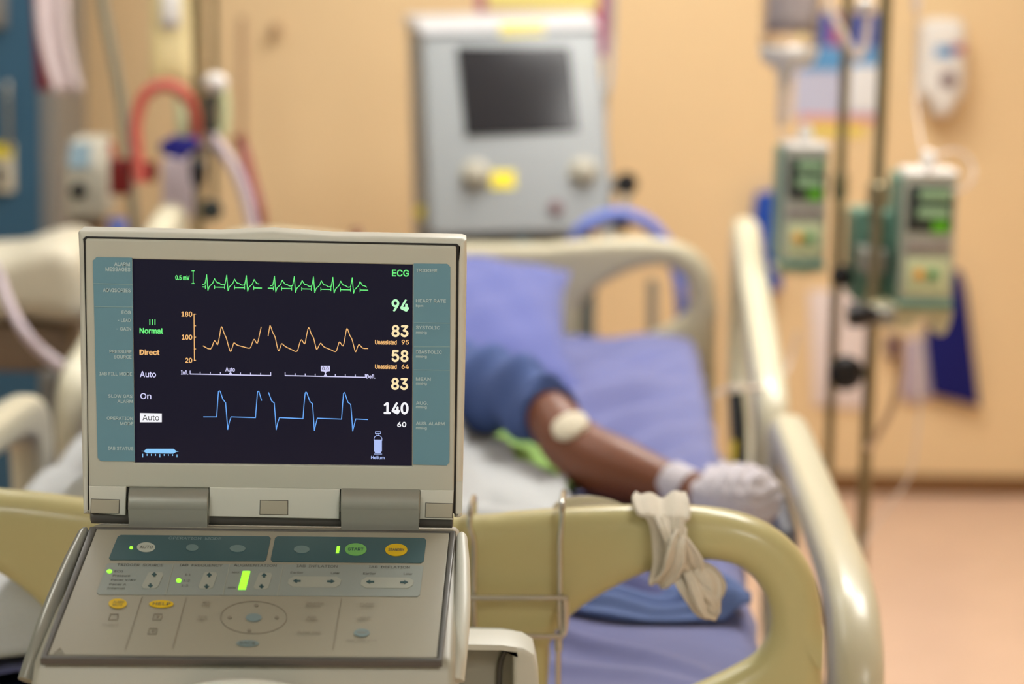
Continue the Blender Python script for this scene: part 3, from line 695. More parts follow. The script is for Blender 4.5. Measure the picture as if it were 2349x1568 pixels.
bodym.tube([B(pu, 1.62, zc+.02), B(pu, 1.5, zc+.005), B(pu, 1.3, zc), B(pu, 1.12, zc-.01), B(pu, .98, zc-.01)], [.055, .15, .16, .15, .155], 28, 5, flat=.5, up=(0, 0, 1))
bodym.tube([B(pu-.12, 1.55, zc), sh_], [.07, .062], 16, 0)
bodym.tube([sh_, m1, m2, el, fm, wrp, (wrp+hd)/2], [.046, .037, .034, .039, .043, .026, .026], 24, 6)
sl = B(pu-.2, 1.52, zc); ell_ = B(pu-.27, 1.25, MT+.055); wl = B(pu-.22, 1.02, MT+.06)
bodym.tube([B(pu-.05, 1.54, zc), sl, ell_, wl], [.07, .058, .042, .026], 20, 5)
for s in (-1, 1):
    bodym.tube([B(pu+s*.085, 1.0, zc-.02), B(pu+s*.10, .78, zc-.02), B(pu+s*.10, .57, MT+.075), B(pu+s*.10, .4, MT+.065), B(pu+s*.10, .2, MT+.05)], [.085, .072, .054, .05, .036], 20, 5)
    bodym.tube([B(pu+s*.10, .19, MT+.04), B(pu+s*.12, .15, MT+.08), B(pu+s*.14, .15, MT+.125)], [.035, .034, .02], 14, 4)
# neck and head on the pillow
hc = B(pu, 1.77, MT+.115)
bodym.tube([B(pu, 1.58, zc+.02), B(pu, 1.64, zc+.02), hc+bR@Vector((0, -.06, -.02))], [.062, .054, .056], 20, 4)
bodym.ball(hc, .1, 28, (.76, 1.08, .98)); bodym.ball(hc+bR@Vector((0, -.065, .025)), .058, 20, (.9, .9, .9))
bodym.tube([hc+bR@Vector((0, .0, .085)), hc+bR@Vector((0, -.03, .117)), hc+bR@Vector((0, -.042, .095))], [.009, .014, .012], 12, 4)
for s in (-1, 1): bodym.ball(hc+bR@Vector((s*.078, .0, .0)), .03, 14, (.4, .7, 1))
# hands: palm, fingers, thumb
def hand(wp, tip, side, curl=0):
    d = (tip-wp).normalized(); lat = d.cross(Vector((0, 0, 1))).normalized(); pc = wp+d*.05
    bodym.tube([wp, wp+d*.035, wp+d*.08], [.026, .038, .04], 18, 4, flat=.42, up=(0, 0, 1))
    for k, L in ((-1.5, .062), (-.5, .074), (.5, .078), (1.5, .068)):
        b0 = wp+d*.075+lat*k*.019; dn = Vector((0, 0, -1))
        bodym.tube([b0, b0+d*L*(.45-.1*curl)+Vector((0, 0, .004-.008*curl)), b0+d*L*(.8-.45*curl)+dn*(.008+.022*curl), b0+d*L*(1-.85*curl)+dn*(.02+.016*curl)], [.0105, .0098, .0088, .007], 12, 4)
    b0 = wp+d*.02+lat*side*.028
    bodym.tube([b0, b0+d*.028+lat*side*.02, b0+d*.06+lat*side*.024+Vector((0, 0, -.008))], [.014, .0115, .009], 12, 4)
hand(wrp, hd, -1, 1); hand(wl+bR@Vector((.01, -.02, 0)), B(pu-.2, .9, MT+.05), 1)
part('body', remeshed(bodym, .0055, 8), 'skin', person, angle=180)
# gown: over torso and upper arms
gm = MB()
gm.tube([B(pu, 1.6, zc+.02), B(pu, 1.5, zc+.01), B(pu, 1.3, zc+.005), B(pu, 1.12, zc), B(pu, .93, zc)], [.085, .17, .182, .17, .175], 30, 5, flat=.5, up=(0, 0, 1))
a1 = sh_+(sh_-el)*.15; dse = (el-sh_)
gm.tube([B(pu-.1, 1.5, zc-.01), sh_*.6+B(pu-.1, 1.5, zc-.01)*.4, sh_, m1, m2+(m1-m2)*.1], [.08, .066, .056, .047, .041], 24, 5)
gm.tube([B(pu-.05, 1.54, zc), sl, (sl+ell_)/2], [.085, .078, .066], 22, 4)
g2 = remeshed(gm, .007, 4)
for i, v in enumerate(g2.v):
    w = bR.inverted()@(v-BO)
    k = .011*math.sin(45*w.x+22*w.y+10*w.z)+.008*math.sin(60*w.y-35*w.x)
    v += Vector((0, 0, 1))*k+Vector((.5, -.5, 0))*k*.5
part('gown', g2, 'gown_blue', person, angle=180)
cf = m2+(m1-m2)*.14; dse = (m2-m1)*2.6
part('gown_cuff', MB().tube([cf, cf+dse*.06], [.0435, .043], 28, 0), 'gown_blue', person)
# electrode pad, wrist band and gauze mitt
ep = P(1338, 1012, 3.085)
dp = (wrp-el).normalized(); nv = ((EYE-ep).normalized()+Vector((0, 0, .8))).normalized(); nv = (nv-dp*nv.dot(dp)).normalized()
epc = el*.8+fm*.2
part('dressing_pad', MB().lathe(epc+nv*.036, nv, [(0, .024), (.007, .024), (.011, .018), (.0115, .001)], 28), 'pad_white', person)
wb = el*.06+wrp*.94
part('wrist_band', MB().tube([wb-dp*.018, wb-dp*.004, wb+dp*.016], [.030, .029, .028], 28, 3), 'gauze', person)
hdir = (hd-wrp).normalized(); h0 = wrp+hdir*.03
gz = MB()
gz.tube([h0-hdir*.004, h0+hdir*.015, h0+hdir*.035, h0+hdir*.055, h0+hdir*.076, h0+hdir*.09], [.034, .042, .05, .052, .044, .026], 26, 4, flat=.8, up=(0, 0, 1))
gz.tube([h0+hdir*.005+Vector((.0, .03, .0)), h0+hdir*.03+Vector((.0, .045, .01)), h0+hdir*.06+Vector((.01, .045, .0))], [.02, .024, .016], 14, 4)
gz = remeshed(gz, .004, 4)
for v in gz.v:
    t = (v-h0).dot(hdir); v += Vector((0, 0, 1))*.003*math.sin(t*330+v.x*90+v.y*60)+hdir*.002*math.sin(v.z*400)
part('gauze_wrap', gz, 'gauze', person, angle=180)
hm = MB().ball(hc+bR@Vector((0, .022, -.012)), .107, 28, (.78, 1.02, .95)); hm.v = [v for v in hm.v]
hr = part('hair', hm, 'hair_dark', person, angle=180)
for s in (-1, 1):
    part('eye', MB().ball(hc+bR@Vector((s*.032, -.012, .084)), .012, 12), 'eye_white', person)
    part('iris', MB().ball(hc+bR@Vector((s*.032, -.012, .0925)), .006, 10), 'black_plastic', person)
    part('eyebrow', MB().tube([hc+bR@Vector((s*.018, .006, .092)), hc+bR@Vector((s*.034, .01, .09)), hc+bR@Vector((s*.05, .006, .08))], .004, 8, 4), 'hair_dark', person)
part('mouth', MB().tube([hc+bR@Vector((-.024, -.072, .076)), hc+bR@Vector((0, -.074, .084)), hc+bR@Vector((.024, -.072, .076))], [.003, .006, .003], 10, 4, flat=.6), 'lip', person)

# blanket
def interp(x, xs, ys):
    if x <= xs[0]: return ys[0]
    for k in range(len(xs)-1):
        if x <= xs[k+1]:
            t = (x-xs[k])/(xs[k+1]-xs[k]); t = t*t*(3-2*t); return ys[k]+(ys[k+1]-ys[k])*t
    return ys[-1]
def bl_z(u, v):
    w = (u-pu)
    bodyh = interp(v, [.07, .15, .35, .6, .9, 1.33], [.0, .165, .15, .185, .225, .25])
    wid = interp(v, [.1, .4, .8, 1.05, 1.3], [.16, .165, .18, .18, .17])
    k = 1/(1+math.exp((abs(w)-wid)/.022))
    z = MT+.02+bodyh*k
    f = .010*math.sin(26*u+9*v+2*math.sin(4*v))+.008*math.sin(47*u-12*v)+.006*math.sin(14*v+20*u)
    q = u*.8+v*.55; f += .010*math.sin(2*PI*q/.11+1.5*math.sin(3*v))
    return z+f*(.35+.65*k)+.012*k*math.sin(7*v+1)
def blanket(a, b_):
    v = .075+b_*(1.27+.03*math.sin(3*a)); ulo = -.44
    uhi = interp(v, [.075, .35, .58, .7, .85, 1.02, 1.145, 1.23, 1.345], [.12, .20, .27, .275, .225, .165, .12, .08, .04])+.008*math.sin(23*v)
    u = ulo+a*(uhi-ulo)
    z = bl_z(u, v)-.012*max(0, (b_-.97)/.03)
    mk = interp(v, [.72, .82, 1.24, 1.36], [0, 1, 1, 0])*interp(u, [-.1, .0], [0, 1])
    z = max(z, MT+.016+wtop(u, v)+.014*mk)
    return B(u, v, z)
bo_ = MB().grid(blanket, 110, 170).build('blanket', 'blanket_white', origin=B(pu, .7, MT+.01), solid=.005)
tag(bo_, 'white blanket rumpled over the patient from chest to feet', 'blanket')
# green towel by the arm
def towel(a, b_):
    v = .90+b_*.38; ul = interp(v, [.9, 1.28], [.10, -.04]); u = ul+a*(interp(v, [.9, 1.28], [.25, .215])-ul)
    e = min(1, 8*(1-a), 8*(1-b_)+.1, 8*b_+.1)
    return B(u, v, MT+.009+wtop(u, v)+.006*max(0, e)**.5+.003*math.sin(18*a+9*b_))
to = MB().grid(towel, 30, 36).build('towel', 'towel_green', origin=B(.1, .85, MT+.02), solid=.006)
tag(to, 'lime green towel tucked beside the patient under the bare arm', 'towel')

# ------------------------------------------------------------------ wire hanger over the footboard
wh = empty('wire_hanger', tuple(B(.17, -.01, .7)), 'steel wire rack hooked over the footboard beside the console', 'wire rack')
PW = Plane(B(0, -.012, 0), bR@Vector((1, 0, 0)), (0, 0, 1))
def wp_(x, y, off=0): return PW.hit(x, y, off)
for x0, x1 in ((1078, 1087), (1289, 1285)):
    tp = wp_(x0, 1186 if x0 > 1200 else 1198); back_ = bR@Vector((0, .07, 0))
    top = Vector((tp.x, tp.y, tp.z+.004))
    part('hook_wire', MB().tube([top+back_+Vector((0, 0, -.035)), top+back_+Vector((0, 0, -.006)), top+back_*.93+Vector((0, 0, .004)), top+back_*.5+Vector((0, 0, .007)), top+back_*.08+Vector((0, 0, .004)), top+Vector((0, 0, -.008)), wp_(x1, 1240), wp_(x1, 1300), wp_(x1, 1380), wp_(x1+2, 1457)], .0028, 10, 4), 'steel', wh)
part('cross_wire', MB().tube([wp_(940, 1369, .004), wp_(1100, 1370, .004), wp_(1287, 1370, .004), wp_(1296, 1374, .004), wp_(1298, 1384, .004), wp_(1297, 1440, .004), wp_(1290, 1454, .004), wp_(1278, 1459, .004), wp_(1100, 1456, .004), wp_(940, 1455, .004)], .0028, 10, 4), 'steel', wh)
part('drop_wire', MB().tube([wp_(1280, 1459, .002), wp_(1281, 1490, .002), wp_(1281, 1700, .002), wp_(1281, 1900, .002)], .0026, 10, 0), 'steel', wh)
part('drop_sleeve', MB().tube([wp_(1281, 1462, .002), wp_(1281, 1492, .002)], .0036, 12, 0), 'steel', wh)

# ------------------------------------------------------------------ cloth strap tied round the footboard
tie = empty('cloth_tie', tuple(B(.34, -.02, .82)), 'cream cloth strap knotted around the top of the footboard', 'cloth strap')
def ribbon(name, rows, m, par, nv=30, th=.0035, amp=.0022, fr=2.2):
    """rows: list of (left point, right point) world pairs down the strip"""
    Ls = [Vector(a) for a, _ in rows]; Rs = [Vector(b_) for _, b_ in rows]
    def cr(P_, t):
        n = len(P_)-1; x = min(t*n, n-1e-6); i = int(x); f = x-i
        p0, p1, p2, p3 = P_[max(i-1, 0)], P_[i], P_[i+1], P_[min(i+2, n)]
        return .5*((2*p1)+(p2-p0)*f+(2*p0-5*p1+4*p2-p3)*f*f+(3*p1-p0-3*p2+p3)*f**3)
    def g(a, b_):
        l = cr(Ls, b_); r = cr(Rs, b_); n = (r-l).cross(cr(Ls, min(1, b_+.02))-cr(Ls, max(0, b_-.02)))
        n = n.normalized() if n.length > 1e-9 else Vector((0, -1, 0))
        return l+(r-l)*a+n*(amp*math.sin(fr*2*PI*a+3*b_)+.006*math.sin(PI*a))
    return part(name, MB().grid(g, 26, nv*2), m, par, solid=th, angle=80)
PC = Plane(B(0, -.008, 0), bR@Vector((1, 0, 0)), (0, 0, 1))
def c_(x, y, o=0): return PC.hit(x, y, o)
bk = bR@Vector((0, 1, 0))
tl_, tr_ = c_(1462, 1172), c_(1574, 1168)
ribbon('wrap_band', [(c_(1470, 1195)+bk*.075+Vector((0, 0, -.03)), c_(1560, 1195)+bk*.075+Vector((0, 0, -.03))), (c_(1462, 1176)+bk*.07, c_(1574, 1174)+bk*.07), (c_(1452, 1166)+bk*.035+Vector((0, 0, .004)), c_(1580, 1164)+bk*.035+Vector((0, 0, .004))),
     (c_(1462, 1170, .004), c_(1582, 1180, .004)), (c_(1488, 1200, .008), c_(1562, 1212, .012)), (c_(1494, 1250, .01), c_(1556, 1258, .02)), (c_(1497, 1290, .01), c_(1562, 1296, .018)), (c_(1492, 1325, .01), c_(1545, 1330, .012)), (c_(1490, 1338, .006), c_(1520, 1346, .006)), (c_(1496, 1332)+bk*.04, c_(1520, 1338)+bk*.04)], 'cloth_cream', tie)
ribbon('knot_fold', [(c_(1500, 1180, .012), c_(1572, 1182, .012)), (c_(1518, 1210, .026), c_(1574, 1220, .020)), (c_(1530, 1240, .03), c_(1590, 1250, .02)), (c_(1545, 1275, .028), c_(1608, 1280, .016)), (c_(1566, 1302, .022), c_(1612, 1300, .012)), (c_(1580, 1314, .012), c_(1606, 1312, .006))], 'cloth_cream', tie)
ribbon('knot_fold', [(c_(1560, 1200, .014), c_(1578, 1210, .01)), (c_(1542, 1240, .034), c_(1572, 1250, .03)), (c_(1530, 1280, .036), c_(1570, 1290, .03)), (c_(1520, 1310, .028), c_(1556, 1322, .024)), (c_(1500, 1335, .018), c_(1530, 1345, .014))], 'cloth_cream', tie, amp=.001)
ribbon('loop_end', [(c_(1560, 1292, .012), c_(1600, 1288, .008)), (c_(1580, 1330, .026), c_(1630, 1300, .006)), (c_(1596, 1370, .03), c_(1656, 1330, .004)), (c_(1616, 1412, .026), c_(1652, 1380, .006)), (c_(1640, 1420, .012), c_(1648, 1405, .008))], 'cloth_cream', tie, amp=.002)
ribbon('loop_end', [(c_(1538, 1312, .016), c_(1580, 1300, .016)), (c_(1556, 1345, .022), c_(1604, 1340, .02)), (c_(1580, 1385, .02), c_(1640, 1372, .018)), (c_(1600, 1412, .014), c_(1652, 1394, .012)), (c_(1620, 1421, .006), c_(1644, 1418, .002)), (c_(1640, 1400, -.012), c_(1655, 1370, -.014)), (c_(1625, 1350, -.016), c_(1662, 1340, -.016)), (c_(1600, 1320, -.01), c_(1640, 1305, -.012)), (c_(1570, 1300, -.004), c_(1610, 1290, -.006))], 'cloth_cream', tie, amp=.002)
mb = MB()
for pts in ([(1530, 1213), (1548, 1207)], [(1552, 1230), (1560, 1212), (1566, 1206)], [(1562, 1300), (1570, 1290), (1576, 1284)]): mb.tube([c_(x, y, .036) for x, y in pts], .0008, 6, 2)
PQ = Plane(B(0, .06, 0), bR@Vector((1, 0, 0)), (0, 0, 1))
def q_(x, y, o=0): return PQ.hit(x, y, o)
ribbon('back_loop', [(q_(1268, 1166), q_(1282, 1200)), (q_(1285, 1148), q_(1305, 1196)), (q_(1320, 1138), q_(1335, 1192)), (q_(1365, 1138), q_(1370, 1188)), (q_(1410, 1148), q_(1410, 1184)), (q_(1450, 1168), q_(1450, 1186)), (q_(1478, 1180), q_(1480, 1192))], 'cloth_cream', tie, amp=.0015, th=.003)

# ------------------------------------------------------------------ ventilator
vent = empty('ventilator', (P(1180, 560, 5.2).x, P(1180, 560, 5.2).y, 0), 'grey ventilator with dark screen and yellow stickers standing behind the bed head', 'ventilator')
VT = .16  # how much farther the top leans
def vd(y): return 5.02+.12*(1-(y-60)/480)
def v_(x, y, o=0): return P(x, y, vd(y)-o)
fr4 = [(985, 540), (1412, 530), (1372, 66), (968, 78)]
f_ = [v_(*q) for q in fr4]; back4 = [Vector((q.x*1.0, q.y+.34, q.z)) for q in f_]
lb = P(948, 545, 5.3); lt = P(934, 62, 5.42)
mb = MB().hexa([f_[0], f_[1], back4[1], lb, f_[3], f_[2], back4[2], lt])
part('casing', mb, 'vent_grey', vent, bevel=.012)
cap_ = MB().hexa([v_(960, 80, -.0)+Vector((0, -.012, 0)), v_(1378, 66)+Vector((0, -.012, 0)), back4[2]+Vector((.01, .0, .0)), lt+Vector((-.012, 0, 0)),
    v_(962, 52)+Vector((0, .02, 0)), v_(1366, 42)+Vector((0, .02, 0)), back4[2]+Vector((0, 0, .028)), lt+Vector((-.006, 0, .03))])
part('top_cover', cap_, 'vent_top', vent, bevel=.01)
nV = (v_(1180, 100)-v_(1180, 500)).normalized(); PV = Plane(v_(1180, 300), (1, 0, 0), nV)
part('screen', MB().slab([PV.uv(*q) for q in [(1050, 110), (1308, 108), (1328, 303), (1069, 312)]], [], .02, .003, lambda a, b_, c: PV.at(a, b_, .006-c)), 'vent_screen', vent)
for nm, x, y, r in (('dial', 1092, 402, .03), ('dial', 1338, 396, .03)):
    c = PV.hit(x, y); part(nm, MB().lathe(c, PV.n, [(0, r*1.1), (.006, r*1.1), (.008, r*.9), (.03, r*.8), (.034, r*.6)], 32), 'knob_beige', vent)
part('round_port', MB().lathe(PV.hit(1275, 479), PV.n, [(0, .016), (.012, .015), (.014, .01)], 24), 'dark_red_knob', vent)
def vstick(nm, pts, m): part(nm, decal(MB(), PV, pts, .001, .002), m, vent)
vstick('yellow_sticker', [(1146, 54), (1250, 52), (1250, 80), (1148, 82)], 'sticker_yellow')
vstick('yellow_sticker', [(1124, 391), (1181, 391), (1182, 431), (1126, 432)], 'sticker_yellow')
vstick('beige_sticker', [(1290, 80), (1332, 78), (1334, 100), (1292, 102)], 'sticker_beige')
vstick('grey_badge', [(1318, 326), (1350, 326), (1350, 346), (1320, 346)], 'vent_side')
ys_ = P(968, 486, 5.12); part('side_sticker', MB().lathe(ys_, (0, -1, .1), [(-.02, .014), (.02, .014)], 20), 'sticker_yellow', vent)
lo = [P(950, 552, 5.12), P(1400, 548, 5.06)]
part('lower_unit', MB().box((lo[0].x, lo[0].y+.03, .55), (lo[1].x-.02, lo[0].y+.36, lo[0].z), None), 'vent_dark', vent, bevel=.01)
part('shelf', MB().box((lo[0].x-.01, lo[0].y, .5), (lo[1].x, lo[0].y+.38, .55)), 'vent_grey', vent, bevel=.008)
part('connector_block', MB().box((P(1185, 560, 5.03).x, P(1185, 560, 5.03).y-.01, P(1185, 600, 5.03).z-.05), (P(1215, 560, 5.03).x, P(1215, 560, 5.03).y+.1, P(1185, 555, 5.03).z)), 'vent_teal', vent, bevel=.004)
cxv = (lo[0].x+lo[1].x)/2
part('column', MB().box((cxv-.07, lo[0].y+.12, .12), (cxv+.07, lo[0].y+.28, .5)), 'vent_grey', vent, bevel=.01)
part('base', MB().box((cxv-.24, lo[0].y-.02, .08), (cxv+.24, lo[0].y+.42, .13)), 'vent_grey', vent, bevel=.015)
for sx in (-.2, .2):
    for sy in (.03, .37): part('caster', MB().lathe((cxv+sx-.012, lo[0].y+sy, .045), (1, 0, 0), [(0, .04), (.004, .045), (.02, .045), (.024, .04)], 20), 'black_rubber', vent)
part('side_bracket', MB().box((P(1366, 225, 5.15).x, P(1366, 225, 5.15).y, P(1366, 245, 5.15).z), (P(1394, 225, 5.15).x, P(1366, 225, 5.15).y+.06, P(1366, 205, 5.15).z)), 'frame_grey', vent, bevel=.004)
part('arm_mount', MB().tube([P(1392, 425, 5.08), P(1425, 425, 5.05)], .014, 12, 0), 'frame_grey', vent)
part('arm_knob', MB().lathe(P(1437, 421, 5.0), (0, -1, .1), [(-.03, .016), (-.02, .022), (.0, .024), (.008, .018)], 20), 'black_plastic', vent)
part('hose_arm', MB().tube([P(1437, 425, 5.03), P(1434, 455, 5.0), P(1425, 500, 4.95), P(1400, 540, 4.9), P(1375, 580, 4.9)], .009, 10, 5), 'frame_grey', vent)
part('arm_clamp', MB().box((P(1408, 520, 4.93).x, P(1408, 520, 4.93).y-.02, P(1408, 530, 4.93).z), (P(1440, 520, 4.93).x, P(1408, 520, 4.93).y+.02, P(1408, 496, 4.93).z)), 'black_plastic', vent, bevel=.005)
hp = [P(*q) for q in ((1292, 610, 4.95), (1306, 570, 4.92), (1335, 525, 4.9), (1380, 500, 4.9), (1430, 492, 4.9), (1485, 512, 4.9), (1525, 555, 4.9), (1550, 610, 4.9), (1562, 670, 4.9), (1566, 760, 4.92), (1560, 900, 4.95), (1500, 1000, 5.0), (1400, 1010, 5.0))]
mb = MB().tube(hp, .0135, 14, 14)
for i in range(0, len(mb.v)//14):   # corrugations
    c = sum(mb.v[i*14:(i+1)*14], Vector())/14
    for j in range(14): mb.v[i*14+j] = c+(mb.v[i*14+j]-c)*(1.12 if i % 2 else .9)
part('breathing_hose', mb, 'hose_blue', vent, angle=180)
part('expiratory_tube', MB().tube([P(1497, 640, 5.3), P(1497, 1100, 5.3)], .012, 12, 0), 'frame_grey', vent)

# ------------------------------------------------------------------ things on the back wall
PWALL = Plane((0, Y1, 0), (1, 0, 0), (0, 0, 1))
def wrect(mb, x0, y0, x1, y1, th, off=0, r=.001, sk=0):
    a = PWALL.uv(x0, y0); b_ = PWALL.uv(x1, y1)
    return mb.slab(rrect(min(a[0], b_[0]), min(a[1], b_[1]), max(a[0], b_[0]), max(a[1], b_[1]), .002, 2), [], th, r, lambda p, q, c: Vector((p, Y1-off-th+c, q)))
po = empty('wall_poster', tuple(PWALL.hit(1922, 170)), 'blue and pale hygiene poster on the wall beside the drip stands', 'poster')
part('sheet', wrect(MB(), 1828, 28, 2014, 276, .003), 'poster_pale', po)
part('dark_band', wrect(MB(), 1850, 26, 2016, 108, .002, .003), 'poster_blue', po)
part('sky_band', wrect(MB(), 1832, 108, 2014, 164, .002, .003), 'poster_sky', po)
part('picture_panel', wrect(MB(), 1905, 36, 1950, 104, .002, .005), 'poster_mauve', po)
part('pale_panel', wrect(MB(), 1950, 150, 2012, 255, .002, .005), 'poster_white', po)
part('pink_band', wrect(MB(), 1832, 262, 2014, 280, .002, .003), 'poster_pink', po)
tag(wrect(MB(), 1848, 283, 1984, 312, .004).build('wall_label', 'poster_yellow'), 'yellow paper label on the wall under the blue poster', 'label')
p2 = empty('wall_notice', tuple(PWALL.hit(1245, -20)), 'lemon yellow notice with mauve border on the wall behind the ventilator', 'notice')
part('border', wrect(MB(), 1095, -170, 1398, 130, .003), 'poster_mauve', p2)
part('yellow_panel', wrect(MB(), 1118, -150, 1372, 24, .002, .003), 'poster_lemon', p2)
dsp = empty('soap_dispenser', tuple(PWALL.hit(2165, 160)), 'white wall soap dispenser with blue and red label at upper right', 'dispenser')
def wl(pts): return [PWALL.uv(*q) for q in pts]
dd = .1
PD = Plane((0, Y1-dd, 0), (1, 0, 0), (0, 0, 1))
out_ = [PD.uv(*q) for q in [(2122, 60), (2140, 46), (2200, 46), (2218, 62), (2220, 120), (2216, 215), (2202, 232), (2186, 266), (2150, 268), (2136, 236), (2118, 225), (2112, 200), (2116, 120)]]
part('housing', MB().slab(smooth2(out_, 3), [], dd, .03, lambda a, b_, c: Vector((a, Y1-dd+c, b_)), 6), 'white_plastic', dsp, angle=60)
def pdk(nm, x0, y0, x1, y1, m):
    a = PD.uv(x0, y1); b_ = PD.uv(x1, y0); part(nm, MB().box((a[0], Y1-dd-.002, a[1]), (b_[0], Y1-dd+.005, b_[1])), m, dsp)
pdk('blue_label', 2145, 105, 2190, 132, 'poster_sky'); pdk('red_label', 2180, 102, 2212, 122, 'poster_mauve')
part('sensor_window', MB().lathe(PD.hit(2175, 183), (0, -1, 0), [(-.01, .02), (.004, .02), (.006, .014)], 24), 'dark_red_knob', dsp)
tag(MB().lathe(PWALL.hit(635, 66), (0, -1, 0), [(0, .012), (.02, .011), (.035, .016), (.04, .012)], 20).build('wall_hook', 'brown_pipe'), 'small tan hook on the wall left of the ventilator', 'hook')

# ------------------------------------------------------------------ infusion stands
def stand(label, dep, pts, r, hookpts=()):
    base = P(*pts[-1], dep); top = P(*pts[0], dep)
    x, y = (base.x, base.y)
    root = empty('infusion_stand', (x, y, 0), label, 'drip stand', 'chrome infusion stands')
    tz = 2.15
    part('pole', MB().tube([(x, y, .12), (x, y, tz)], r, 16, 0), 'pole_steel', root)
    part('collar', MB().lathe((x, y, 1.0), (0, 0, 1), [(0, r*1.3), (.004, r*1.6), (.04, r*1.6), (.044, r*1.3)], 20), 'pole_steel', root)
    part('hook', MB().tube([(x-.1, y, tz+.02), (x-.09, y, tz-.01), (x, y, tz), (x+.09, y, tz-.01), (x+.1, y, tz+.02)], .004, 10, 5), 'pole_steel', root)
    part('hub', MB().lathe((x, y, .08), (0, 0, 1), [(0, .03), (.05, .03), (.06, .015)], 24), 'frame_grey', root)
    for k in range(5):
        a = 2*PI*k/5+.3; e = Vector((x+.2*math.cos(a), y+.2*math.sin(a), .075))
        part('leg', MB().tube([(x, y, .1), e], [.014, .01], 12, 0), 'pole_steel', root)
        part('caster', MB().lathe((e.x-.01, e.y, .035), (1, 0, 0), [(0, .03), (.004, .035), (.016, .035), (.02, .03)], 16), 'black_rubber', root)
    return root, x, y
s1, s1x, s1y = stand('thinner infusion stand, left of the two beside the right bed rail', 4.15, [(1945, 0), (1918, 650)], .0088)
s2, s2x, s2y = stand('thicker infusion stand, right of the two beside the right bed rail', 4.0, [(2030, 0), (2004, 650)], .0102)
s3, s3x, s3y = stand('infusion stand on the left side of the bed head holding the yellow bag', 4.55, [(451, 0), (456, 400)], .0095)
part('second_rod', MB().tube([(s3x+.028, s3y+.02, .9), (s3x+.028, s3y+.02, 2.1)], .006, 12, 0), 'pole_steel', s3)

# pumps
def pump(x0, y0, x1, y1, d, label):
    """front face seen at the given place; all parts in its own frame"""
    c = P((x0+x1)/2, (y0+y1)/2, d); w = (x1-x0)/FPX*d/2; h = (y1-y0)/FPX*d/2*1.01
    root = empty('infusion_pump', (c.x, c.y, c.z-h), label, 'infusion pump', 'infusion pumps')
    def fr(a, b_, cc): return Vector((c.x+a*w, c.y+cc, c.z+b_*h))
    def bx(nm, a0, b0, a1, b1, c0, c1, m, bev=.002): part(nm, MB().box((a0, b0, 0), (a1, b1, 1), lambda a, b_, k: fr(a, b_, c0+(c1-c0)*k)), m, root, bevel=bev)
    bx('casing', -1, -1, 1, 1, 0, .03, 'pump_body', .006)
    bx('rear_shell', -1.06, -1.06, 1.1, .97, .025, .13, 'pump_green', .008)
    bx('display_panel', -.84, .12, .84, .86, -.003, .005, 'pump_dark')
    bx('lcd_window', -.42, .62, .74, .78, -.005, .0, 'pump_lcd', .001); bx('lcd_window', -.46, .34, .7, .50, -.005, .0, 'pump_lcd', .001)
    sg = MB()
    for k in range(3):
        u0 = .08+k*.22
        for (a0, b0, a1, b1) in ((0, .27, .15, .29), (0, .2, .15, .22), (0, .13, .15, .15), (0, .13, .035, .29), (.115, .13, .15, .29)):
            if k == 0 and a1 < .1: continue
            sg.box((u0+a0, b0, 0), (u0+a1, b1, 1), lambda a, b_, q: fr(a, b_, -.006+.004*q))
    part('led_digits', sg, 'led_seg', root)
    bx('speaker_grille', -.82, -.22, .82, .02, -.003, .004, 'pump_grille'); bx('keypad', -.82, -.88, .82, -.3, -.003, .004, 'pump_keys')
    for a, m in ((-.3, 'orange_key'), (.2, 'green_key')): part('key', MB().lathe(fr(a, -.55, 0), (0, -1, 0), [(0, .009), (.006, .009), (.008, .006)], 16), m, root)
    bx('bottom_lip', -1.02, -1.1, 1.02, -.96, -.004, .09, 'pump_green', .004)
    bx('top_cap', -.95, .96, 1.05, 1.08, -.002, .08, 'white_plastic', .006)
    part('tube_port', MB().lathe(fr(0, 1.05, .03), (0, 0, 1), [(0, .016), (.02, .012), (.03, .010), (.034, .004)], 20), 'white_plastic', root)
    return root, fr
p1, f1 = pump(1797, 342, 1898, 604, 4.1, 'grey infusion pump with green digits on the thinner stand, farther from the camera')
p2_, f2 = pump(2068, 404, 2192, 694, 3.95, 'grey infusion pump with green digits on the thicker stand, nearer and lower right')
part('pole_clamp', MB().slab(smooth2([(-1.0, -1.12), (.0, -1.1), (1.0, -1.12), (1.0, -1.2), (.55, -1.2), (.2, -1.26), (-.3, -1.22), (-1.0, -1.24)], 3), [], .08, .006, lambda a, b_, c: f1(a, b_, .02+c)), 'clamp_beige', p1)
part('pole_clamp', MB().slab(smooth2([(-1.9, -1.04), (-.9, -1.08), (.3, -1.1), (1.0, -1.06), (1.02, -1.3), (.8, -1.52), (.5, -1.5), (.3, -1.32), (-.1, -1.26), (-.5, -1.44), (-1.0, -1.42), (-1.9, -1.4)], 3), [], .08, .008, lambda a, b_, c: f2(a, b_, .01+c)), 'clamp_beige', p2_)
part('clamp_jaw', MB().box((-2.2, -1.36, 0), (-1.1, -1.08, 1), lambda a, b_, k: f2(a, b_, -.01+.05*k)), 'frame_grey', p2_, bevel=.006)
part('clamp_knob', MB().lathe(P(1975, 722, 3.92), (1, 0, 0), [(-.022, .016), (-.018, .02), (0, .02), (.03, .008)], 16), 'black_plastic', p2_)
part('clamp_knob', MB().lathe(P(1926, 630, 4.1), (0, -1, 0), [(-.03, .01), (0, .012), (.006, .018), (.02, .018), (.024, .012)], 16), 'black_plastic', p1)
lp = P(2188, 392, 3.93)
part('coiled_tube', MB().tube([lp+Vector((.037*math.cos(a)-.005, .01*math.sin(a*2), .033*math.sin(a))) for a in [k*PI/6 for k in range(-5, 9)]], .0028, 8, 4), 'soft_tube', p2_)
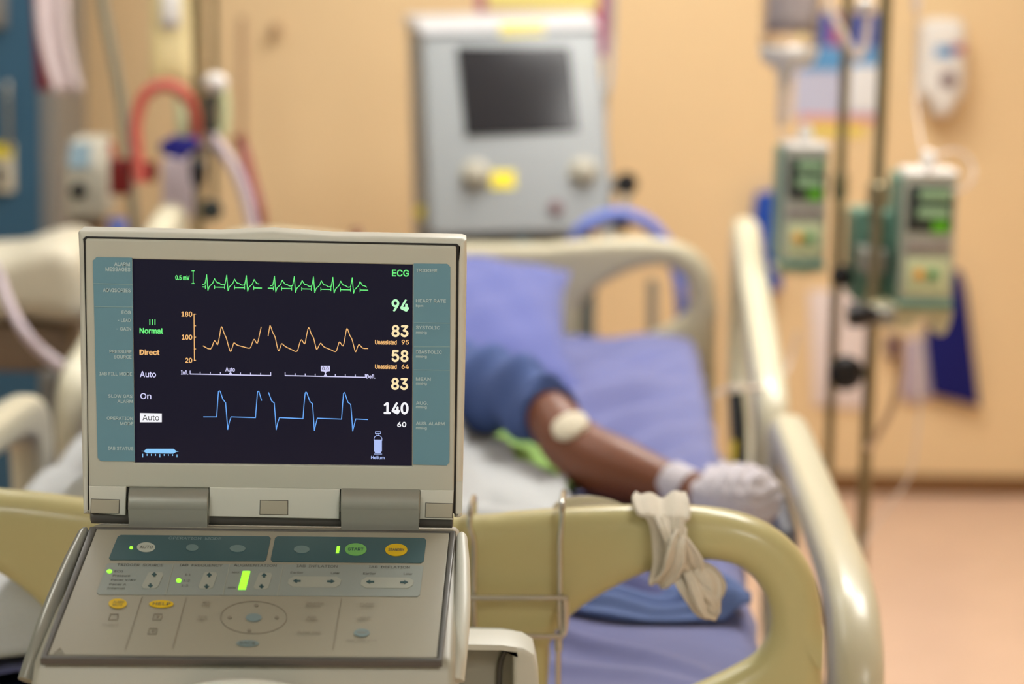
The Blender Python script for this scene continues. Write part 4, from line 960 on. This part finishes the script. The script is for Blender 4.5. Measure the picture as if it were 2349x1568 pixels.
# pump seen from its side on the thicker pole
sb = empty('infusion_pump', tuple(P(2010, 690, 4.08)), 'green backed infusion pump between the two stands, its front turned away', 'infusion pump', 'infusion pumps')
a, c = P(1958, 695, 4.08), P(2062, 484, 4.08)
part('rear_shell', MB().box((a.x, a.y, a.z), (c.x, a.y+.12, c.z)), 'pump_green', sb, bevel=.01)
mb = MB()
for k in range(5): mb.box((a.x+.006, a.y-.004, a.z+.03+k*.03), (a.x+.04, a.y+.004, a.z+.038+k*.03))
part('vent_ribs', mb, 'pump_green', sb, bevel=.001)
part('clamp', MB().box((s2x-.02, s2y+.0, a.z+.06), (s2x+.02, a.y+.002, a.z+.1)), 'frame_grey', sb, bevel=.004)
part('clamp_knob', MB().lathe(P(1936, 850, 4.02), (0, -1, 0), [(-.02, .012), (0, .014), (.004, .028), (.02, .03), (.028, .02)], 18), 'black_plastic', sb)
part('clamp_rod', MB().tube([P(1936, 850, 4.04), P(1950, 850, 4.05), (s2x, s2y+.01, P(1990, 856, 4.0).z)], .007, 10, 3), 'frame_grey', sb)

# bottle and tubes
bc = P(1808, 60, 4.13)
bt = empty('infusion_bottle', tuple(P(1808, 150, 4.13)), 'clear hanging infusion bottle with printed label at upper right', 'drip bottle')
q = P(1808, 155, 4.13); s_ = 4.13/FPX
part('bottle', MB().lathe(q, (0, 0, 1), [(0, .013), (.001, .025), (.008, .040), (.021, .0475), (.037, .05), (.167, .05), (.18, .042), (.188, .025), (.19, .008)], 40), 'clear_plastic', bt, angle=60)
part('saline', MB().lathe(q, (0, 0, 1), [(.037, .01), (.0375, .04), (.039, .0455), (.045, .047), (.125, .047), (.126, .01)], 40), mat('water', (252, 252, 252), .02, trans=1, ior=1.33, noise=0), bt, angle=60)
lm = MB(); n = 16
lm.grid(lambda a, b_: q+Vector((.051*math.cos(PI+.55+a*(PI-1.1)), .051*math.sin(PI+.55+a*(PI-1.1)), .062+b_*.1)), 16, 4)
part('printed_label', lm, 'label_print', bt, solid=.0008, angle=180)
part('base_highlight', MB().lathe(q, (0, 0, 1), [(-.001, .012), (0, .026), (.007, .0412), (.020, .0485), (.034, .0508), (.036, .049), (.0345, .01)], 40), 'white_plastic', bt, angle=60)  # bright crescent of refracted ceiling light, modelled as a white shell
part('neck', MB().lathe(P(1800, 190, 4.13), (0, 0, 1), [(0, .012), (.02, .016), (.034, .017)], 24), 'white_plastic', bt)
part('drip_chamber', MB().lathe(P(1795, 262, 4.13), (0, 0, 1), [(-.02, .004), (-.012, .009), (0, .0105), (.045, .0105), (.06, .008)], 20), 'soft_tube', bt)
part('green_cap', MB().lathe(P(1796, 212, 4.13), (0, 0, 1), [(0, .009), (.012, .0095), (.018, .007)], 16), 'pump_green', bt)
part('hang_loop', MB().tube([q+Vector((0, 0, .188)), q+Vector((.01, 0, .25)), q+Vector((.03, .005, .28)), Vector((s1x-.09, s1y, 2.13))], .003, 8, 5), 'white_plastic', bt)
part('drip_line', MB().tube([P(1790, 285, 4.13), P(1788, 300, 4.13), P(1800, 320, 4.13), f1(-.1, 1.2, .03)], .002, 8, 5), 'soft_tube', bt)
def tubing(name, pts, r, m, label, cat='tube', n=10, grp=None):
    return tag(MB().tube([P(*q) for q in pts], r, n, 6).build(name, m), label, cat, grp)
tubing('drip_tube', [(1903, -60, 4.05), (1903, 18, 4.05), (1932, 75, 4.05), (1960, 124, 4.05), (1972, 128, 4.05), (1984, 100, 4.05), (1990, 40, 4.05), (1984, -60, 4.05)], .0065, 'soft_tube', 'white tube hanging in a loop between the two stands')
tag(MB().lathe(P(1985, 12, 4.03), (0, 0, 1), [(-.014, .006), (-.006, .014), (.006, .016), (.012, .008)], 18).build('drip_connector', 'white_plastic'), 'white round drip connector above the looped tube', 'connector')
tag(MB().tube([P(2103, -40, 4.0), P(2103, 30, 4.0)], [.012, .006], 12, 0).build('drip_chamber', 'soft_tube'), 'small clear drip chamber at the top edge, left of the soap dispenser', 'drip chamber')
tubing('drip_tube', [(2103, 28, 4.0), (2100, 200, 4.05), (2112, 320, 3.97), (2128, 385, 3.95)], .002, 'soft_tube', 'thin clear line running down from the top into the nearer pump')
tubing('drip_tube', [(2113, 790, 3.93), (2108, 950, 3.92), (2090, 1080, 3.92), (2040, 1160, 3.92), (1990, 1230, 3.92), (1960, 1300, 3.9)], .002, 'soft_tube', 'thin clear line curving from under the nearer pump toward the bed rail')
tubing('drip_tube', [(1632, 912, 3.5), (1665, 892, 3.5), (1700, 888, 3.5), (1740, 888, 3.6), (1800, 860, 4.0), (1830, 760, 4.05)], .003, 'soft_tube', 'clear line lying across the right bed rail to the sheet')
tubing('cable', [(2068, 770, 3.99), (2064, 860, 4.0), (2044, 940, 4.0), (2005, 1010, 4.0), (1988, 1035, 3.99)], .006, 'brown_pipe', 'brownish cable hanging from the nearer pump down to the thicker stand', 'cable')
bdark = [(1688, 900, 3.62), (1694, 960, 3.62), (1698, 1040, 3.62), (1700, 1120, 3.6)]
cc = empty('hand_control', tuple(P(1695, 1080, 3.6)), 'dark hand control with yellow marks hanging inside the right bed rail', 'hand control')
part('body', MB().tube([P(*q) for q in bdark], .011, 12, 5), 'pump_dark', cc)
part('yellow_mark', MB().tube([P(1684, 1010, 3.58), P(1680, 1060, 3.58)], .004, 8, 0), 'sticker_yellow', cc)
part('yellow_mark', MB().tube([P(1676, 1070, 3.58), P(1680, 1088, 3.58)], .004, 8, 0), 'sticker_yellow', cc)

# folders, boards
def plate(name, pts, d0, th, m, label, cat, tilt=0, sub=None, parent=None):
    ps = [P(x, y, d0) for x, y in pts]
    mb = MB(); n = len(ps); k = Vector((0, th, 0))
    mb.add(ps+[p+k for p in ps], [tuple(range(n)), tuple(range(n, 2*n))[::-1]]+[(i, (i+1) % n, n+(i+1) % n, n+i) for i in range(n)])
    if d0 > 6:   # fixed flat to the wall
        n2 = [PWALL.hit(x, y, th) for x, y in pts]; mb = MB()
        mb.add(n2+[Vector((p.x, Y1-.0005, p.z)) for p in n2], [tuple(range(n)), tuple(range(n, 2*n))[::-1]]+[(i, (i+1) % n, n+(i+1) % n, n+i) for i in range(n)])
    if parent: return part(name, mb, m, parent, bevel=min(.003, th*.3))
    return tag(mb.build(name, m, bevel=min(.003, th*.3)), label, cat)
plate('chart_folder', [(1738, 446), (1788, 440), (1792, 668), (1758, 664), (1742, 600), (1730, 500)], 6.12, .05, 'royal_blue', 'bright blue folder behind the farther pump', 'folder')
plate('chart_folder', [(2150, 640), (2204, 622), (2216, 660), (2248, 934), (2206, 922), (2140, 905), (2126, 790)], 6.12, .04, 'navy_blue', 'navy blue folder hanging behind the nearer pump', 'folder')
plate('paper_sheet', [(1856, 668), (1988, 662), (1986, 938), (1866, 930)], 6.16, .01, 'paper', 'pale paper sheet hanging behind the two stands', 'paper')
plate('paper_sheet', [(2072, 780), (2140, 775), (2146, 912), (2082, 924), (2064, 900)], 6.14, .02, 'paper_lilac', 'lilac grey paper hanging left of the navy folder', 'paper')
plate('cable_clip', [(2034, 772), (2064, 772), (2060, 826), (2036, 820)], 6.1, .04, 'dark_red_knob', 'dark clip above the lilac paper', 'clip')

# ------------------------------------------------------------------ left side
a = P(92, 300, 5.3); 
cab = empty('blue_cabinet', (a.x-.4, a.y+.3, 0), 'tall blue cabinet with grey side at the left edge', 'cabinet')
part('door', MB().box((a.x-.8, a.y-.022, .08), (a.x, a.y, 2.4)), 'cabinet_blue', cab, bevel=.004)
part('carcass', MB().box((a.x-.8, a.y, .0), (a.x+.034, a.y+.45, 2.42)), 'cabinet_grey', cab, bevel=.004)
part('door_handle', MB().tube([(a.x-.06, a.y-.022, .95), (a.x-.06, a.y-.05, .96), (a.x-.06, a.y-.05, 1.08), (a.x-.06, a.y-.022, 1.09)], .006, 10, 4), 'steel', cab)
PCB = Plane((0, a.y-.024, 0), (1, 0, 0), (0, 0, 1))
lb_ = empty('label_holder', tuple(PCB.hit(8, 390)), 'beige card with yellow top stuck on the blue cabinet door', 'label')
def prect(x0, y0, x1, y1, th, off=0):
    p = PCB.hit(x0, y1); q = PCB.hit(x1, y0); return MB().box((p.x, p.y-off-th, p.z), (q.x, p.y-off, q.z))
part('card', prect(-30, 330, 33, 438, .012), 'tan_plastic', lb_, bevel=.002); part('yellow_strip', prect(-30, 328, 31, 358, .004, .012), 'sticker_yellow', lb_); part('grey_text_block', prect(-10, 378, 14, 425, .002, .012), 'barrel_dark', lb_)
tag(prect(-40, -30, 16, 62, .012).build('notice_card', 'cabinet_grey', bevel=.002), 'grey brown card at the top of the blue cabinet door', 'card')
plate('binder', [(70, -80), (120, -80), (132, 205), (84, 208)], 5.05, .03, 'binder_red', 'dark red binder hanging on the blue cabinet edge', 'binder')
def paper(a_, b_):
    y = -80+b_*290; x = 86+max(0, (y-20)/190)**1.6*42+a_*(70-14*b_); d = 4.95+.03*math.sin(3*a_)
    return P(x, y, d)
tag(MB().grid(paper, 10, 20).build('hanging_papers', 'sheet_paper', solid=.012, angle=180), 'white papers curling out in front of the dark red binder', 'papers')
tubing('cable', [(228, -80, 4.7), (238, 20, 4.7), (258, 120, 4.7), (278, 230, 4.7), (292, 340, 4.7), (302, 440, 4.7), (312, 540, 4.7), (318, 700, 4.7)], .0095, 'cable_grey', 'grey cable hanging down in front of the wall left of the yellow bag', 'cable')
# yellow bag
bg = empty('infusion_bag', tuple(P(392, 180, 4.5)), 'infusion bag of pale yellow fluid hanging on the left stand', 'drip bag')
def bag(top):
    def f(a_, b_):
        x = (a_-.5)*2; y = (b_-.5)*2
        k = max(0, (1-abs(x)**3))**.5*max(0, (1-abs(y)**4))**.5
        c = P(392+x*47, 60+y*130, 4.5); return c+Vector((0, -.022 if top else .022, 0))*k
    return f
part('pouch', MB().grid(bag(True), 20, 24).grid(bag(False), 20, 24), 'yellow_fluid', bg, angle=70)
part('label', MB().grid(lambda a_, b_: P(368+a_*46, -30+b_*95, 4.47)+Vector((0, -.002, 0)), 3, 3), 'white_plastic', bg, solid=.001)
part('port', MB().tube([P(392, 185, 4.5), P(392, 205, 4.5)], .007, 10, 0), 'white_plastic', bg)
part('hang_strap', MB().tube([P(392, -62, 4.5), Vector((s3x-.06, s3y-.01, 2.0)), Vector((s3x-.09, s3y, 2.14))], .003, 8, 4), 'white_plastic', bg)
tubing('drip_tube', [(412, 205, 4.5), (416, 260, 4.5), (420, 310, 4.5)], .011, 'pump_keys', 'pale green drip chamber under the yellow bag', 'drip chamber')
tubing('red_hose', [(322, 420, 4.4), (314, 340, 4.4), (312, 280, 4.4), (330, 222, 4.4), (365, 198, 4.4), (400, 200, 4.4), (432, 228, 4.42), (446, 270, 4.46), (450, 330, 4.5)], .0115, 'hose_red', 'red hose arching from the machine to the left stand', 'hose', 14)
tubing('drip_tube', [(478, 305, 4.5), (510, 345, 4.5), (545, 400, 4.5), (568, 470, 4.5), (584, 560, 4.5), (590, 700, 4.5)], .011, 'hose_lilac', 'pale lilac hose curving down right of the left stand', 'hose', 14)
tubing('blood_line', [(546, 310, 4.9), (560, 350, 4.9), (575, 410, 4.85), (592, 470, 4.8), (600, 520, 4.8)], .012, 'blood', 'dark red blood line running beside the lilac hose', 'hose', 12)
tag(MB().tube([P(556, 40, 5.9), P(556, 330, 5.9)], .010, 12, 0).build('wall_pipe', 'brown_pipe'), 'thin tan pipe on the wall right of the left stand', 'pipe')
cl = empty('manifold_clamp', tuple(P(420, 340, 4.5)), 'blue and black clamp cluster on the left infusion stand', 'clamp')
for x, y, r in ((382, 338, .014), (402, 330, .016), (424, 334, .017), (438, 330, .014), (396, 348, .012), (416, 350, .013)):
    part('blue_knob', MB().lathe(P(x, y, 4.47), (.2, -1, .1), [(-.014, r*.8), (-.01, r), (.012, r), (.016, r*.7)], 16), 'clamp_blue', cl)
part('crossbar', MB().tube([P(375, 345, 4.52), P(500, 340, 4.52)], .009, 10, 0), 'frame_grey', cl)
part('black_knob', MB().lathe(P(455, 392, 4.45), (0, 0, 1), [(-.03, .006), (-.02, .014), (.015, .017), (.022, .01)], 16), 'black_plastic', cl)
part('lower_knob', MB().lathe(P(486, 480, 4.45), (0, -1, 0), [(-.02, .01), (0, .02), (.015, .02), (.02, .012)], 16), 'pump_dark', cl)
sy = empty('syringe_holder', tuple(P(484, 310, 4.48)), 'dark cylinder with white cap clipped beside the left stand', 'holder')
part('barrel', MB().tube([P(483, 215, 4.48), P(483, 305, 4.48)], .0125, 16, 0), 'pump_dark', sy)
part('cap', MB().ball(P(494, 190, 4.5), .024, 16, (1, .8, .8)), 'white_plastic', sy)
part('green_line', MB().tube([P(510, 200, 4.55), P(516, 260, 4.55), P(510, 310, 4.55)], .01, 10, 4), 'pump_keys', sy)
plate('circuit_board_cover', [(372, 366), (440, 362), (446, 500), (372, 500)], 4.6, .04, 'hose_lilac', 'pale pinkish cover panel under the blue clamps', 'cover')
for x, lab in ((278, 'larger dark red tube clamp beside the white machine'), (339, 'smaller dark red tube clamp at the foot of the red hose')):
    r = empty('tube_clamp', tuple(P(x, 430, 4.42)), lab, 'clamp', 'red tube clamps')
    w = 25 if x < 300 else 20; h0_ = (362, 446) if x < 300 else (370, 416)
    p = P(x-w, h0_[1], 4.42); q = P(x+w, h0_[0], 4.42)
    part('jaw', MB().box((p.x, p.y-.015, p.z), (q.x, p.y+.02, q.z)), 'clamp_red', r, bevel=.005)
    part('lever', MB().tube([P(x-w*.6, h0_[0]+4, 4.42), P(x-w*.9, h0_[0]-34 if x < 300 else h0_[0]-8, 4.42)], .006, 10, 0), 'hose_red', r)
mc = empty('treatment_machine', (P(195, 500, 4.6).x, P(195, 500, 4.6).y+.1, 0), 'off white machine head with small screen and black knob at left', 'medical machine')
p = P(152, 500, 4.6); q = P(244, 385, 4.6)
part('housing', MB().box((p.x, p.y, p.z), (q.x, p.y+.16, q.z)), 'machine_white', mc, bevel=.008)
h8 = [Vector((p.x, p.y, q.z)), Vector((q.x, p.y, q.z)), Vector((q.x, p.y+.16, q.z)), Vector((p.x, p.y+.16, q.z)), Vector((p.x+.004, p.y+.03, q.z+.05)), Vector((q.x-.012, p.y+.03, q.z+.05)), Vector((q.x-.012, p.y+.16, q.z+.05)), Vector((p.x+.004, p.y+.16, q.z+.05))]
part('sloped_top', MB().hexa(h8), 'machine_white', mc, bevel=.004)
sl_ = MB().hexa([h8[0]+Vector((.004, -.004, .002)), h8[0]+Vector((.045, -.004, .002)), h8[0]+Vector((.045, .01, .002)), h8[0]+Vector((.004, .01, .002)), h8[4]+Vector((.002, -.006, -.004)), h8[4]+Vector((.04, -.006, -.004)), h8[4]+Vector((.04, .01, -.004)), h8[4]+Vector((.002, .01, -.004))])
part('screen', sl_, 'machine_lcd', mc)
part('knob', MB().lathe(P(182, 435, 4.6), (0, -1, 0), [(0, .016), (.02, .015), (.024, .008)], 20), 'black_plastic', mc)
part('dark_base', MB().box((p.x+.005, p.y+.01, p.z-.09), (q.x-.02, p.y+.14, p.z)), 'brown_box', mc, bevel=.004)
part('blue_connector', MB().tube([P(268, 500, 4.55), P(272, 545, 4.55)], .018, 12, 0), 'hose_blue', mc)
part('column', MB().tube([(p.x+.04, p.y+.08, .1), (p.x+.04, p.y+.08, p.z-.08)], .02, 16, 0), 'frame_grey', mc)
part('base', MB().box((p.x-.1, p.y-.06, .0), (p.x+.2, p.y+.24, .1)), 'frame_grey', mc, bevel=.02)
# bulky machine lower left
lm_ = empty('equipment_cart', (P(40, 700, 4.2).x, P(40, 700, 4.2).y+.2, 0), 'rounded cream equipment cart beyond the left bed rail', 'equipment cart')
PE = Plane(P(80, 640, 4.15), (1, 0, 0), (0, 0, 1))
ol = [PE.uv(*q) for q in [(-260, 640), (-100, 600), (0, 592), (60, 572), (120, 560), (160, 575), (184, 610), (190, 680), (184, 730), (150, 745), (100, 742), (40, 735), (-60, 750), (-260, 760)]]
part('top_housing', MB().slab(smooth2(ol, 4), [], .3, .04, lambda a_, b_, c: PE.at(a_, b_, -c), 6), 'tan_plastic', lm_, angle=60)
def pbox(nm, x0, y0, x1, y1, d, th, m, bev=.01):
    p = P(x0, y1, d); q = P(x1, y0, d); part(nm, MB().box((p.x, p.y, p.z), (q.x, p.y+th, q.z)), m, lm_, bevel=bev)
pbox('middle_box', -240, 745, 140, 850, 4.2, .22, 'brown_box'); pbox('upright', 92, 840, 142, 1240, 4.22, .06, 'cabinet_grey')
p = P(-240, 1200, 4.2); q = P(150, 900, 4.2)
part('base', MB().box((p.x, p.y, .03), (q.x, p.y+.4, .14)), 'cabinet_grey', lm_, bevel=.02)
part('rear_upright', MB().box((p.x+.05, p.y+.1, .14), (p.x+.12, p.y+.2, P(0, 850, 4.2).z)), 'cabinet_grey', lm_)
tubing('corrugated_tube', [(-20, 600, 3.9), (0, 640, 3.9), (22, 700, 3.85), (55, 760, 3.8), (95, 805, 3.8), (135, 835, 3.8), (180, 865, 3.8), (230, 900, 3.8)], .0085, 'hose_lilac', 'pale tube curving down across the cream equipment cart', 'tube', 12)
tubing('cable', [(1406, -60, 5.7), (1404, 20, 5.7), (1402, 90, 5.7), (1396, 180, 5.65), (1385, 260, 5.6), (1388, 420, 5.5), (1390, 600, 5.5)], .008, 'vent_side', 'grey cable hanging behind the right side of the ventilator', 'cable')
